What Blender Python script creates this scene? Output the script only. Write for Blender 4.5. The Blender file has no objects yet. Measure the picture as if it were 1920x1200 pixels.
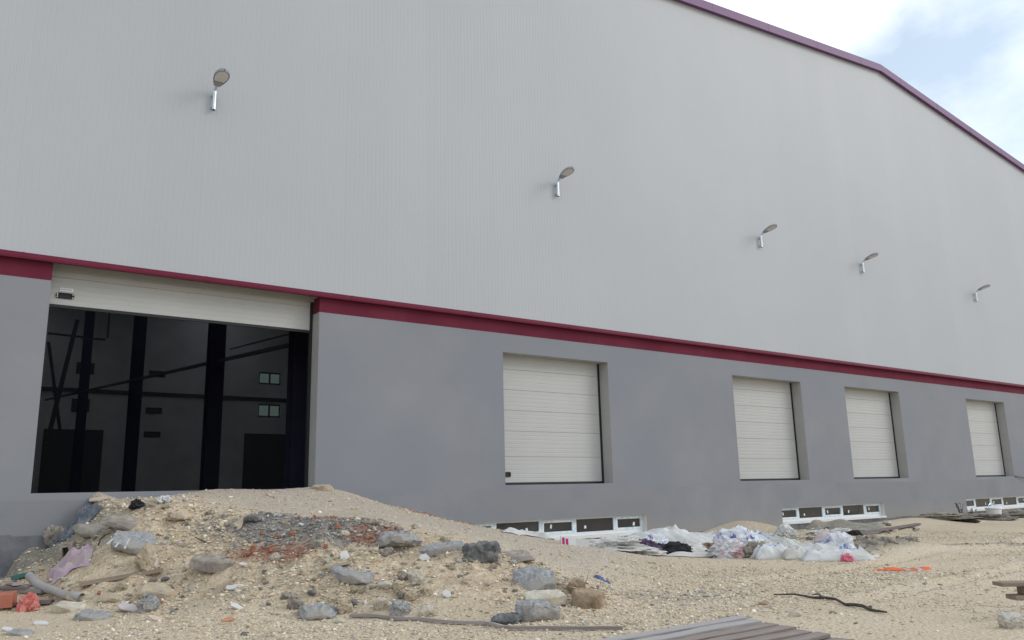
import bpy, bmesh, math, random
import numpy as np
from mathutils import Vector, Matrix, noise

# ------------------------------------------------------------------ camera, sky, sun, exposure
scene = bpy.context.scene
col = scene.collection
R = math.radians
cam_data = bpy.data.cameras.new('camera')
cam = bpy.data.objects.new('camera', cam_data); col.objects.link(cam)
cam_data.sensor_width = 36.0; cam_data.lens = 28.454; cam_data.clip_start = .1; cam_data.clip_end = 2000
YAW, PITCH, ROLL = .638303, .208856, -.023356
fw = Vector((math.sin(YAW)*math.cos(PITCH), math.cos(YAW)*math.cos(PITCH), math.sin(PITCH)))
rt = Vector((math.cos(YAW), -math.sin(YAW), 0)); up = rt.cross(fw)
r2 = math.cos(ROLL)*rt + math.sin(ROLL)*up; u2 = -math.sin(ROLL)*rt + math.cos(ROLL)*up
cam.matrix_world = Matrix(((r2.x, u2.x, -fw.x, 0), (r2.y, u2.y, -fw.y, 0), (r2.z, u2.z, -fw.z, 1.35), (0, 0, 0, 1)))
scene.camera = cam

SUN_AZ, SUN_EL = R(52), R(30)          # azimuth measured from the wall normal (-y) towards +x
sdir = Vector((math.sin(SUN_AZ)*math.cos(SUN_EL), -math.cos(SUN_AZ)*math.cos(SUN_EL), math.sin(SUN_EL)))
world = bpy.data.worlds.new('World'); scene.world = world; world.use_nodes = True
nt = world.node_tree; nt.nodes.clear()
def N(tree, kind, **kw):
    n = tree.nodes.new(kind)
    for k, v in kw.items(): setattr(n, k, v)
    return n
out = N(nt, 'ShaderNodeOutputWorld'); bg = N(nt, 'ShaderNodeBackground'); bg.inputs['Strength'].default_value = .15
sky = N(nt, 'ShaderNodeTexSky', sky_type='NISHITA', sun_disc=False, sun_elevation=SUN_EL, sun_rotation=math.atan2(sdir.x, sdir.y), air_density=1.5, dust_density=.5, ozone_density=1.5)
tc = N(nt, 'ShaderNodeTexCoord'); mp = N(nt, 'ShaderNodeMapping')
mp.inputs['Location'].default_value = (7.47, 6.03, 2.73); mp.inputs['Scale'].default_value = (1.0, 1.0, 1.7)
nz = N(nt, 'ShaderNodeTexNoise'); nz.inputs['Scale'].default_value = 2.6; nz.inputs['Detail'].default_value = 7; nz.inputs['Roughness'].default_value = .52; nz.inputs['Distortion'].default_value = .25
rp = N(nt, 'ShaderNodeValToRGB'); rp.color_ramp.elements[0].position = .37; rp.color_ramp.elements[1].position = .52
rp.color_ramp.elements[0].color = (.36, .36, .36, 1); rp.color_ramp.elements[1].color = (1, 1, 1, 1)
mx = N(nt, 'ShaderNodeMixRGB'); mx.inputs['Color2'].default_value = (7.75, 8.35, 9.05, 1)
L = nt.links.new
L(tc.outputs['Generated'], mp.inputs['Vector']); L(mp.outputs['Vector'], nz.inputs['Vector']); L(nz.outputs['Fac'], rp.inputs['Fac'])
L(rp.outputs['Color'], mx.inputs['Fac']); L(sky.outputs['Color'], mx.inputs['Color1']); L(mx.outputs['Color'], bg.inputs['Color']); L(bg.outputs['Background'], out.inputs['Surface'])

sun_data = bpy.data.lights.new('sun', 'SUN'); sun_data.energy = 1.0; sun_data.angle = R(24); sun_data.color = (1, .95, .90)
sun = bpy.data.objects.new('sun', sun_data); col.objects.link(sun)
sun.rotation_euler = (-sdir).to_track_quat('-Z', 'Y').to_euler()
vs = scene.view_settings; vs.view_transform = 'Standard'; vs.look = 'None'; vs.gamma = 1.0; vs.use_curve_mapping = False; vs.exposure = 0.0

# ------------------------------------------------------------------ helpers
class MB:
    def __init__(s): s.v = []; s.f = []
    def quad(s, a, b, c, d):
        n = len(s.v); s.v += [a, b, c, d]; s.f.append((n, n+1, n+2, n+3))
    def box(s, x0, x1, y0, y1, z0, z1):
        n = len(s.v)
        s.v += [(x0,y0,z0),(x1,y0,z0),(x1,y1,z0),(x0,y1,z0),(x0,y0,z1),(x1,y0,z1),(x1,y1,z1),(x0,y1,z1)]
        s.f += [tuple(n+i for i in q) for q in ((3,2,1,0),(4,5,6,7),(0,1,5,4),(1,2,6,5),(2,3,7,6),(3,0,4,7))]
    def bar(s, a, b, w, h, upv=(0,0,1)):           # a rectangular bar from a to b
        a = Vector(a); b = Vector(b); d = (b-a).normalized(); u = Vector(upv)
        sd = d.cross(u)
        if sd.length < 1e-4: sd = d.cross(Vector((1,0,0)))
        sd.normalize(); u = sd.cross(d)
        n = len(s.v)
        for p in (a, b):
            for i, j in ((-1,-1),(1,-1),(1,1),(-1,1)): s.v.append(tuple(p + sd*(w/2*i) + u*(h/2*j)))
        s.f += [tuple(n+i for i in q) for q in ((0,1,2,3),(7,6,5,4),(0,4,5,1),(1,5,6,2),(2,6,7,3),(3,7,4,0))]
    def tube(s, pts, rad, seg=10, cap=True):
        pts = [Vector(p) for p in pts]; n0 = len(s.v); k = len(pts)
        for i, p in enumerate(pts):
            d = (pts[min(i+1,k-1)]-pts[max(i-1,0)]).normalized()
            a = d.cross(Vector((0,0,1)))
            if a.length < 1e-3: a = d.cross(Vector((1,0,0)))
            a.normalize(); b = d.cross(a)
            r = rad[i] if isinstance(rad, (list, tuple)) else rad
            for j in range(seg):
                t = 2*math.pi*j/seg; s.v.append(tuple(p + a*(r*math.cos(t)) + b*(r*math.sin(t))))
        for i in range(k-1):
            for j in range(seg):
                a = n0+i*seg+j; b = n0+i*seg+(j+1)%seg; s.f.append((a, b, b+seg, a+seg))
        if cap: s.f.append(tuple(n0+j for j in range(seg))[::-1]); s.f.append(tuple(n0+(k-1)*seg+j for j in range(seg)))
    def build(s, name, mat, parent=None, smooth=False, bevel=0):
        me = bpy.data.meshes.new(name); me.from_pydata(s.v, [], s.f); me.update()
        bm = bmesh.new(); bm.from_mesh(me); bmesh.ops.recalc_face_normals(bm, faces=bm.faces)
        if bevel: bmesh.ops.bevel(bm, geom=[e for e in bm.edges], offset=bevel, segments=1, affect='EDGES')
        bm.to_mesh(me); bm.free()
        return link(name, me, mat, parent, smooth)
def link(name, me, mat, parent=None, smooth=False):
    o = bpy.data.objects.new(name, me); col.objects.link(o)
    if mat: me.materials.clear(); me.materials.append(mat)
    if smooth:
        me.shade_smooth()
        me.set_sharp_from_angle(angle=R(38))
    if parent: o.parent = parent
    return o
def tag(o, label=None, cat=None, group=None, kind=None):
    if label: o['label'] = label
    if cat: o['category'] = cat
    if group: o['group'] = group
    if kind: o['kind'] = kind
    return o
def empty(name, loc=(0,0,0), rz=0):
    o = bpy.data.objects.new(name, None); col.objects.link(o); o.location = loc; o.rotation_euler = (0,0,rz); o.empty_display_size = .2
    return o

# ------------------------------------------------------------------ materials
def mat(name, c, rough=.7, c2=None, scale=3.0, detail=6, bump=0, bscale=40, metal=0, spec=.4, lo=.35, hi=.65, c3=None, s3=.7, coords='Object', stretch=(1,1,1)):
    m = bpy.data.materials.new(name); m.use_nodes = True; t = m.node_tree; b = t.nodes['Principled BSDF']; l = t.links.new
    b.inputs['Roughness'].default_value = rough; b.inputs['Metallic'].default_value = metal; b.inputs['Specular IOR Level'].default_value = spec
    b.inputs['Base Color'].default_value = (*c, 1)
    tcn = N(t, 'ShaderNodeTexCoord'); mpn = N(t, 'ShaderNodeMapping'); mpn.inputs['Scale'].default_value = stretch; l(tcn.outputs[coords], mpn.inputs['Vector'])
    if c2:
        n = N(t, 'ShaderNodeTexNoise'); n.inputs['Scale'].default_value = scale; n.inputs['Detail'].default_value = detail; n.inputs['Roughness'].default_value = .6
        l(mpn.outputs['Vector'], n.inputs['Vector'])
        r = N(t, 'ShaderNodeValToRGB'); r.color_ramp.elements[0].position = lo; r.color_ramp.elements[1].position = hi
        r.color_ramp.elements[0].color = (*c, 1); r.color_ramp.elements[1].color = (*c2, 1); l(n.outputs['Fac'], r.inputs['Fac'])
        last = r.outputs['Color']
        if c3:
            n2 = N(t, 'ShaderNodeTexNoise'); n2.inputs['Scale'].default_value = s3; n2.inputs['Detail'].default_value = 5; l(mpn.outputs['Vector'], n2.inputs['Vector'])
            r3 = N(t, 'ShaderNodeValToRGB'); r3.color_ramp.elements[0].position = .48; r3.color_ramp.elements[1].position = .66; l(n2.outputs['Fac'], r3.inputs['Fac'])
            mx_ = N(t, 'ShaderNodeMixRGB'); mx_.inputs['Color2'].default_value = (*c3, 1); l(r3.outputs['Color'], mx_.inputs['Fac']); l(last, mx_.inputs['Color1']); last = mx_.outputs['Color']
        l(last, b.inputs['Base Color'])
    if bump:
        n = N(t, 'ShaderNodeTexNoise'); n.inputs['Scale'].default_value = bscale; n.inputs['Detail'].default_value = 8; n.inputs['Roughness'].default_value = .65
        l(mpn.outputs['Vector'], n.inputs['Vector'])
        bp = N(t, 'ShaderNodeBump'); bp.inputs['Strength'].default_value = bump; bp.inputs['Distance'].default_value = .02; l(n.outputs['Fac'], bp.inputs['Height']); l(bp.outputs['Normal'], b.inputs['Normal'])
    return m
M = {}
M['plaster'] = mat('plaster', (.202,.209,.229), .85, (.240,.246,.265), .55, 9, .15, 60, lo=.3, hi=.7, c3=(.205,.215,.24), s3=.22)
M['plaster_low'] = mat('plaster_low', (.194,.201,.219), .88, (.236,.242,.259), .7, 9, .2, 40, c3=(.212,.214,.228), s3=.35)
M['plinth'] = mat('plinth_concrete', (.085,.09,.105), .95, (.19,.193,.205), 2.4, 9, .5, 30, c3=(.16,.155,.15), s3=1.2)
_t = M['plaster_low'].node_tree; _b = _t.nodes['Principled BSDF']; _src = _b.inputs['Base Color'].links[0].from_socket; _l = _t.links.new
_tc = N(_t, 'ShaderNodeTexCoord'); _sp = N(_t, 'ShaderNodeSeparateXYZ'); _l(_tc.outputs['Object'], _sp.inputs[0])
_mr = N(_t, 'ShaderNodeMapRange'); _mr.inputs['From Min'].default_value = .75; _mr.inputs['From Max'].default_value = -.05; _l(_sp.outputs['Z'], _mr.inputs['Value'])
_n = N(_t, 'ShaderNodeTexNoise'); _n.inputs['Scale'].default_value = 1.6; _n.inputs['Detail'].default_value = 8; _n.inputs['Roughness'].default_value = .7; _l(_tc.outputs['Object'], _n.inputs['Vector'])
_mu = N(_t, 'ShaderNodeMath', operation='MULTIPLY'); _l(_mr.outputs['Result'], _mu.inputs[0]); _l(_n.outputs['Fac'], _mu.inputs[1])
_mx = N(_t, 'ShaderNodeMixRGB'); _mx.inputs['Color2'].default_value = (.32,.285,.235,1); _l(_mu.outputs[0], _mx.inputs['Fac']); _l(_src, _mx.inputs['Color1']); _l(_mx.outputs['Color'], _b.inputs['Base Color'])
M['reveal'] = mat('reveal_plaster', (.33,.325,.31), .85, (.37,.365,.35), 1.5, 6, .1, 50)
M['clad'] = mat('cladding_sheet', (.380,.394,.415), .5, (.400,.414,.435), .18, 4, 0, spec=.3)
_t = M['clad'].node_tree; _b = _t.nodes['Principled BSDF']; _src = _b.inputs['Base Color'].links[0].from_socket
_oi = N(_t, 'ShaderNodeObjectInfo'); _mr = N(_t, 'ShaderNodeMapRange'); _mr.inputs['To Min'].default_value = .988; _mr.inputs['To Max'].default_value = 1.012; _t.links.new(_oi.outputs['Random'], _mr.inputs['Value'])
_hs = N(_t, 'ShaderNodeHueSaturation'); _t.links.new(_mr.outputs['Result'], _hs.inputs['Value']); _t.links.new(_src, _hs.inputs['Color']); _t.links.new(_hs.outputs['Color'], _b.inputs['Base Color'])
M['band'] = mat('burgundy_paint', (.115,.018,.036), .85, (.14,.024,.042), 1.2, 6, .05, 50, spec=.12)
M['flash'] = mat('burgundy_sheet', (.115,.014,.032), .6, (.13,.018,.038), .4, 4, spec=.12)
M['fascia'] = mat('plum_sheet', (.135,.062,.155), .5, (.15,.07,.17), .4, 4, spec=.25)
M['roof'] = mat('roof_sheet', (.42,.43,.44), .5)
M['door'] = mat('door_steel', (.41,.408,.395), .5, (.44,.437,.422), .8, 5, .04, 90)
M['rubber'] = mat('black_rubber', (.012,.012,.014), .6)
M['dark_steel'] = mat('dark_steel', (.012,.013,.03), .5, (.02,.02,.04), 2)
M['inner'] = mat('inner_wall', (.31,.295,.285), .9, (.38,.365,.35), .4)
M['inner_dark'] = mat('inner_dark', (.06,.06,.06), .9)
M['slab'] = mat('floor_concrete', (.22,.21,.2), .85, (.3,.29,.27), .8)
M['pvc'] = mat('white_pvc', (.70,.72,.73), .35, (.66,.69,.72), 3)
M['film'] = mat('protective_film', (.50,.62,.72), .4, (.72,.75,.77), 9, 3, lo=.42, hi=.55)
M['sillw'] = mat('white_sill', (.70,.69,.66), .6, (.62,.61,.58), 2)
M['glass'] = mat('dark_glass', (.035,.035,.037), .06, (.055,.052,.05), .8, spec=.5)
M['greenglass'] = mat('green_glass', (.03,.06,.05), .2)
M['paper'] = mat('paper', (.72,.72,.72), .8)
M['ink'] = mat('grey_ink', (.22,.22,.28), .8)
M['galv'] = mat('galvanised', (.52,.58,.62), .32, (.62,.68,.72), 12, metal=.75)
M['lamp_grey'] = mat('lamp_grey', (.26,.265,.28), .45)
M['lens'] = mat('lamp_lens', (.60,.58,.55), .2, (.52,.50,.48), 4, spec=.6)
M['concrete'] = mat('concrete', (.17,.172,.176), .95, (.42,.42,.415), 20, 12, 1.0, 30, c3=(.34,.31,.27), s3=2.2, lo=.28, hi=.68)
M['concrete_dark'] = mat('concrete_dark', (.07,.07,.073), .95, (.27,.265,.255), 14, 12, 1.0, 26, c3=(.09,.09,.09), s3=4, lo=.3, hi=.68)
M['mudstone'] = mat('mudstone', (.20,.18,.155), .95, (.41,.365,.305), 12, 11, 1.0, 26, c3=(.22,.185,.16), s3=3)
M['mud'] = mat('mud', (.27,.245,.205), .97, (.34,.31,.26), 6, 9, .8, 40)
M['lime'] = mat('limestone', (.42,.38,.30), .95, (.64,.60,.52), 10, 11, .9, 28, c3=(.43,.36,.26), s3=4)
M['lime_yellow'] = mat('limestone_buff', (.36,.29,.195), .95, (.54,.47,.355), 10, 11, .9, 28, c3=(.38,.30,.21), s3=4)
M['clay'] = mat('clay', (.26,.185,.12), .97, (.42,.325,.23), 9, 11, 1.0, 26, c3=(.22,.15,.095), s3=3)
M['white'] = mat('white_ceramic', (.60,.59,.58), .5, (.50,.48,.45), 8)
M['pink'] = mat('pink_tile', (.52,.45,.45), .6, (.46,.40,.40), 8)
M['pinkish'] = mat('cream_tile', (.56,.47,.40), .6, (.50,.38,.30), 6)
M['terracotta'] = mat('terracotta', (.45,.22,.12), .8, (.52,.30,.19), 8, bump=.3)
M['brick'] = mat('red_brick', (.30,.115,.07), .9, (.40,.20,.13), 9, bump=.6)
M['foam'] = mat('pale_foam', (.55,.52,.47), .9, (.42,.38,.31), 5, bump=.3)
M['woodbrown'] = mat('brown_wood', (.22,.165,.125), .85, (.32,.25,.195), 4, 8, .5, 30, stretch=(.15,1,1))
M['woodgrey'] = mat('weathered_wood', (.25,.215,.205), .85, (.36,.32,.305), 6, 9, .5, 30, c3=(.17,.14,.13), s3=2, stretch=(.12,1,1))
M['woodpale'] = mat('pale_wood', (.38,.30,.21), .85, (.47,.39,.29), 5, 8, .4, 30, stretch=(.15,1,1))
M['woodpurple'] = mat('dark_wood', (.13,.105,.11), .85, (.19,.155,.155), 5, 8, .5, 30, stretch=(.15,1,1))
M['pallet'] = mat('pallet_wood', (.21,.17,.15), .88, (.35,.30,.265), 5, 10, .6, 40, c3=(.14,.105,.10), s3=1.6, stretch=(.1,1,1))
M['pallet_light'] = mat('pallet_wood_bleached', (.33,.31,.30), .88, (.44,.42,.41), 5, 10, .6, 40, c3=(.24,.21,.2), s3=1.6, stretch=(.1,1,1))
M['sack'] = mat('woven_plastic', (.62,.625,.625), .5, (.50,.49,.465), 3, 6, .25, 25)
M['sack_dirty'] = mat('dusty_plastic', (.50,.48,.43), .6, (.60,.59,.56), 3, 6, .25, 25)
M['sheet'] = mat('plastic_sheet', (.60,.60,.58), .35, (.50,.49,.46), 2.5, 6, .2, 20)
M['clear_bag'] = mat('cloudy_bag', (.60,.60,.62), .3, (.45,.44,.44), 6, 6, .3, 18, c3=(.50,.18,.18), s3=3.5)
M['purple_cloth'] = mat('purple_cloth', (.05,.03,.07), .9, (.16,.10,.17), 6)
M['black_cloth'] = mat('black_cloth', (.015,.015,.02), .85, (.03,.03,.035), 6)
M['pink_cloth'] = mat('pink_cloth', (.34,.25,.30), .9, (.42,.32,.37), 5, bump=.3, c3=(.36,.31,.28), s3=6)
M['blue_cloth'] = mat('blue_tarp', (.055,.065,.085), .7, (.13,.15,.18), 7, bump=.3, c3=(.20,.215,.23), s3=5)
M['blueprint_bag'] = mat('blue_printed_plastic', (.68,.69,.72), .45, (.13,.16,.40), 5.5, 8, .2, 20, lo=.57, hi=.61)
M['rag'] = mat('mixed_rags', (.30,.10,.07), .9, (.30,.26,.16), 14, 3, .4, 30, c3=(.05,.045,.04), s3=9)
M['magenta'] = mat('magenta_print', (.48,.03,.16), .6)
M['red_plastic'] = mat('red_plastic', (.50,.12,.10), .45, (.55,.25,.20), 7)
M['pink_plastic'] = mat('pink_plastic', (.62,.17,.24), .5)
M['orange'] = mat('hi_vis_orange', (.72,.15,.045), .7, (.60,.12,.04), 5)
M['reflect'] = mat('reflective_tape', (.40,.40,.38), .35)
M['brick_box'] = mat('brick_red_box', (.42,.16,.10), .75, (.36,.12,.08), 4)
M['teal'] = mat('teal_scrap', (.05,.15,.13), .7)
M['pipe'] = mat('grey_pipe', (.36,.35,.35), .6, (.30,.27,.245), 4, 6, .2, 20)
M['blue_strip'] = mat('blue_plastic', (.07,.12,.30), .5)
M['bark'] = mat('bark', (.045,.038,.04), .9, (.09,.075,.07), 12, bump=.6)
M['bucket'] = mat('white_plastic', (.72,.72,.72), .4, (.66,.65,.64), 4)
M['tape'] = mat('silver_tape', (.72,.74,.76), .25, metal=.6)
M['green_wire'] = mat('green_plastic', (.04,.12,.07), .5)
M['weed'] = mat('dry_weed', (.09,.06,.055), .9, (.12,.08,.07), 10)
M['brace'] = mat('brace_steel', (.05,.048,.052), .7)
M['cable'] = mat('black_cable', (.02,.02,.02), .5)

def thin_shader(name, kind, c):
    m = bpy.data.materials.new(name); m.use_nodes = True; t = m.node_tree; t.nodes.remove(t.nodes['Principled BSDF']); s = N(t, kind); s.inputs['Color'].default_value = (*c, 1); t.links.new(s.outputs[0], t.nodes['Material Output'].inputs['Surface']); return m
M['fill_skylight'] = thin_shader('fill_skylight_sheet', 'ShaderNodeBsdfTranslucent', (.75,.80,.85))  # translucent sheet for the added roof strips that light the hall
M['greenglass'] = thin_shader('green_glass_clear', 'ShaderNodeBsdfTransparent', (.05,.062,.056))
# blue lettering-like bands printed across the woven sacks
def sack_print(name, pos):
    m = M['sack'].copy(); m.name = name; t = m.node_tree; b = t.nodes['Principled BSDF']; l = t.links.new
    src = b.inputs['Base Color'].links[0].from_socket
    tcn = N(t, 'ShaderNodeTexCoord'); sep = N(t, 'ShaderNodeSeparateXYZ'); l(tcn.outputs['Generated'], sep.inputs[0])
    d = N(t, 'ShaderNodeMath', operation='SUBTRACT'); d.inputs[1].default_value = pos; l(sep.outputs['Y'], d.inputs[0])
    a = N(t, 'ShaderNodeMath', operation='ABSOLUTE'); l(d.outputs[0], a.inputs[0])
    c = N(t, 'ShaderNodeMath', operation='LESS_THAN'); c.inputs[1].default_value = .07; l(a.outputs[0], c.inputs[0])
    n = N(t, 'ShaderNodeTexNoise'); n.inputs['Scale'].default_value = 9; l(tcn.outputs['Generated'], n.inputs['Vector'])
    g = N(t, 'ShaderNodeMath', operation='GREATER_THAN'); g.inputs[1].default_value = .46; l(n.outputs['Fac'], g.inputs[0])
    mu = N(t, 'ShaderNodeMath', operation='MULTIPLY'); l(c.outputs[0], mu.inputs[0]); l(g.outputs[0], mu.inputs[1])
    mxn = N(t, 'ShaderNodeMixRGB'); mxn.inputs['Color2'].default_value = (.16,.30,.50,1); l(mu.outputs[0], mxn.inputs['Fac']); l(src, mxn.inputs['Color1']); l(mxn.outputs['Color'], b.inputs['Base Color'])
    return m
M['sack_blue'] = sack_print('printed_sack', .42)
M['sack_blue2'] = sack_print('printed_sack_low', .62)

# ---- the lie of the land: a fan-shaped earth ramp heaped up to the sill of the big door ----
TP = [(-14,15.6,0),(-8,15.6,0),(-4,15.6,0),(-1,15.6,.0),(.6,15.6,.08),(1.35,15.5,.2),(1.55,15.5,.33),(1.95,15.5,.72),(2.2,15.5,.98),(2.5,15.5,1.34),
 (2.9,15.5,1.44),(4.4,15.5,1.48),(5.6,15.5,1.49),(6.6,15.5,1.50),(7.0,15.5,1.42),(7.8,15.4,1.16),(9.07,15.3,.86),(10.44,15.2,.55),(11.9,15.2,.28),(13.5,15.4,.0),(15,15.5,0),
 (17.5,15.5,.08),(19.3,15.5,.16),(21,15.5,.0),(24,15.5,0),(28,15.5,0),(33,15.5,-.02),(38,15.5,0),(46,15.5,0),(60,15.5,0),
 (3.19,13.5,1.28),(2.2,13.6,.74),(1.5,13.6,.30),(.6,13.6,.03),(-.6,13.6,0),(4.5,13.6,1.34),(6,13.6,1.27),(7.5,13.5,1.0),(9,13.5,.72),(10.5,13.5,.44),(12,13.5,.17),(13.5,13.6,.02),(15,13.6,0),
 (4.34,12.5,1.11),(3.3,12.4,.80),(2.4,12.2,.36),(1.6,12.2,.06),(.8,12,0),(5.5,12.5,1.12),(6.8,12.2,.94),
 (5.1,11.05,.95),(4.3,11.0,.68),(3.5,11,.36),(2.9,11,.14),(2.3,11,.02),(7.5,11.5,.76),(9,11.5,.50),(10.5,11.3,.24),(12,11.5,.06),(13.5,12,0),
 (5.5,10.1,.80),(6.0,9.55,.69),(6.4,9.0,.55),(6.62,8.3,.36),(6.95,7.8,.14),(7.0,9.4,.56),(7.3,8.8,.36),(7.4,8.1,.14),(8.2,9.4,.36),(9.6,9.2,.10),(8.2,8.3,.06),(11.2,9.6,.02),(9.2,7.4,0),
 (4.35,10.2,.46),(3.9,9.8,.18),(4.8,9.45,.40),(5.42,8.6,.34),(5.9,8.1,.24),(5.2,8.1,.10),(6.3,7.7,.10),
 (2.2,10.6,0),(3.2,9.6,0),(4.1,8.75,0),(4.8,7.85,0),(5.35,7.3,0),(6.08,7.15,0),(7.1,7.3,0),
 (-8,13,0),(-3,11,0),(0,10.4,0),(1.4,10,0),(2.4,9,0),(3.4,8,0),(4.3,6.8,0),(6,6,0),(8,6,0),(10.5,7.5,0),(13,9.5,0),(12,6,0),(16,7,0),(16,12,0),(20,12,0),(20,8,0),(26,10,0),(34,10,0),(34,13,0),(45,8,0),
 (-8,8,0),(-8,2,0),(-2,4,0),(3,3,0),(8,2,0),(14,2,0),(22,2,0),(34,2,0),(0,-3,0),(10,-3,0),(22,-4,0),(46,0,0),(-14,4,0)]
TP = np.array(TP, float)
def _phi(r): return np.sqrt(r*r + .12)
_A = _phi(np.hypot(TP[:,0][:,None]-TP[:,0], TP[:,1][:,None]-TP[:,1]))
_w = np.linalg.solve(_A + np.eye(len(TP))*.02, TP[:,2])
def vnoise(x, y, seed=0):
    xi = np.floor(x).astype(np.int64); yi = np.floor(y).astype(np.int64)
    fx = x-xi; fy = y-yi; fx = fx*fx*(3-2*fx); fy = fy*fy*(3-2*fy)
    def h(a, b):
        n = (a*374761393 + b*668265263 + seed*1442695041) & 0xffffffff
        n = ((n ^ (n >> 13))*1274126177) & 0xffffffff
        return ((n ^ (n >> 16)) & 0xffff)/65535.0
    return (h(xi,yi)*(1-fx)+h(xi+1,yi)*fx)*(1-fy) + (h(xi,yi+1)*(1-fx)+h(xi+1,yi+1)*fx)*fy
def fbm(x, y, sc, oct=4, seed=0):
    s = 0; a = .5; f = sc
    for i in range(oct):
        s = s + a*(vnoise(x*f, y*f, seed+i)-.5); a *= .5; f *= 2.03
    return s
def base_height(x, y):
    x = np.asarray(x, float); y = np.asarray(y, float); z = np.zeros(np.broadcast(x, y).shape)
    for i in range(len(TP)): z = z + _w[i]*_phi(np.hypot(x-TP[i,0], y-TP[i,1]))
    win = np.clip((x+12)/6, 0, 1)*np.clip((50-x)/8, 0, 1)*np.clip((y+2)/4, 0, 1)
    return np.maximum(z*win, -.06)
def bump(x, y, cx, cy, rx, ry, h, rot=0):
    c, s = math.cos(rot), math.sin(rot); dx = x-cx; dy = y-cy
    a = (dx*c+dy*s)/rx; b = (-dx*s+dy*c)/ry
    return h*np.exp(-(a*a+b*b))
def rubble_mask(x, y):      # loose flank of the ramp that faces the yard
    z = base_height(x, y)
    lane = np.clip((y - (18.8 - 1.55*x))/1.0, 0, 1)   # driven surface behind the crest line
    return np.clip(z/.22, 0, 1)*(1-lane*.85)
def terrain(x, y):
    x = np.asarray(x, float); y = np.asarray(y, float)
    z = base_height(x, y)
    rub = rubble_mask(x, y)
    z = z + bump(x, y, 15.6, 9.0, 1.25, .7, .30, -.45) + bump(x, y, 14.4, 9.6, .8, .6, .16)
    z = z + bump(x, y, 19.6, 15.3, 1.5, .8, .24) + bump(x, y, 27.6, 14.4, 2.6, 1.0, .20) + bump(x, y, 23.5, 14.2, 1.8, .8, .12) + bump(x, y, 34.5, 14.6, 2.5, .8, .16)
    z = z + bump(x, y, 8.0, 15.1, 1.6, .35, .06)
    flat = np.clip((x-8.5)/2, 0, 1)*np.clip(1-rub*4, 0, 1)
    for c0, sl, dp in ((5.75, .06, .045), (7.85, .05, .045)):
        d = y-(c0+sl*(x-10)+fbm(x, y*0, .22, 2, 61)*1.1); z = z+flat*dp*(-np.exp(-(d/.17)**2)+.55*np.exp(-((np.abs(d)-.30)/.12)**2))
    z = z + fbm(x, y, .35, 3, 5)*.10*np.clip((16-y)/2, 0.2, 1)
    z = z + fbm(x, y, 1.3, 4, 11)*(.03 + .30*rub)
    z = z + fbm(x, y, 6.0, 3, 31)*(.018 + .10*rub)
    return z

# ------------------------------------------------------------------ ground
def axis(parts):
    a = []
    for lo, hi, st in parts: a += list(np.arange(lo, hi, st))
    return np.array(sorted(set(np.round(a, 4))))
xs = axis([(-400,-40,40),(-40,-8,4),(-8,0,.5),(0,13,.055),(13,22,.12),(22,46,.3),(46,80,4),(80,440,40)])
ys = axis([(-400,-40,40),(-40,-4,4),(-4,3,.6),(3,5,.12),(5,15.7,.06),(15.7,20,1),(20,110,15),(110,440,40)])
GX, GY = np.meshgrid(xs, ys)
near = (GX > -30) & (GX < 70) & (GY > -10) & (GY < 20)
GZ = np.zeros_like(GX); GZ[near] = terrain(GX[near], GY[near])
GZ[GY > 16] = -.3
nx, ny = len(xs), len(ys)
gv = np.stack([GX, GY, GZ], -1).reshape(-1, 3)
idx = np.arange(nx*ny).reshape(ny, nx)
gf = np.stack([idx[:-1,:-1], idx[:-1,1:], idx[1:,1:], idx[1:,:-1]], -1).reshape(-1, 4)
def fast_mesh(name, v, f):
    me = bpy.data.meshes.new(name); k = f.shape[1]
    me.vertices.add(len(v)); me.vertices.foreach_set('co', np.ascontiguousarray(v, dtype=np.float32).ravel())
    me.loops.add(f.size); me.loops.foreach_set('vertex_index', np.ascontiguousarray(f, dtype=np.int32).ravel())
    me.polygons.add(len(f)); me.polygons.foreach_set('loop_start', np.arange(0, f.size, k, dtype=np.int32))
    me.update(calc_edges=True); me.validate(); return me
def zones(x, y):
    """soil types that lie where they were tipped: grey crushed concrete, red brick dust, bare fines, mud bank"""
    w = fbm(x, y, 1.1, 4, 71)*.9; w2 = fbm(x, y, 3.0, 3, 75)*.5
    def el(cx, cy, rx, ry, rot):
        c, s = math.cos(rot), math.sin(rot); dx = x-cx; dy = y-cy
        return 1-np.hypot((dx*c+dy*s)/rx, (-dx*s+dy*c)/ry) + w + w2
    grey = np.maximum.reduce([el(4.55, 11.55, 1.25, .62, -.85), el(5.0, 10.75, .75, .5, -.9), el(4.25, 12.2, .6, .32, -.75)])
    red = np.maximum.reduce([el(4.05, 11.05, .8, .24, -.85), el(5.35, 11.4, .75, .16, -.95), el(5.25, 10.3, .5, .3, -.9)])
    red2 = np.clip(1-np.abs(y-(15.05-.12*(x-7)))/.4, 0, 1)*np.clip((x-7.6)/1, 0, 1)*np.clip((12-x)/2, 0, 1)*(.6+w*2)
    mudb = np.maximum(el(2.1, 14.4, .85, 1.5, .2), el(15.3, 9.1, 1.3, .75, -.45))
    dark = np.maximum(el(8.0, 7.6, 1.2, .5, -.6)*.5, el(19.5, 8.6, 1.6, .35, -.5))
    cl = lambda a: np.clip(a*2.2, 0, 1)
    return cl(grey), np.clip(cl(red)+cl(red2)*.8, 0, 1), cl(mudb), cl(dark)
gme = fast_mesh('ground', gv, gf)
zg, zr, zm, zd = zones(gv[:,0], gv[:,1]); far = ~((gv[:,0] > -2) & (gv[:,0] < 30) & (gv[:,1] > 3) & (gv[:,1] < 16))
for a in (zg, zr, zm, zd): a[far] = 0
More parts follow.
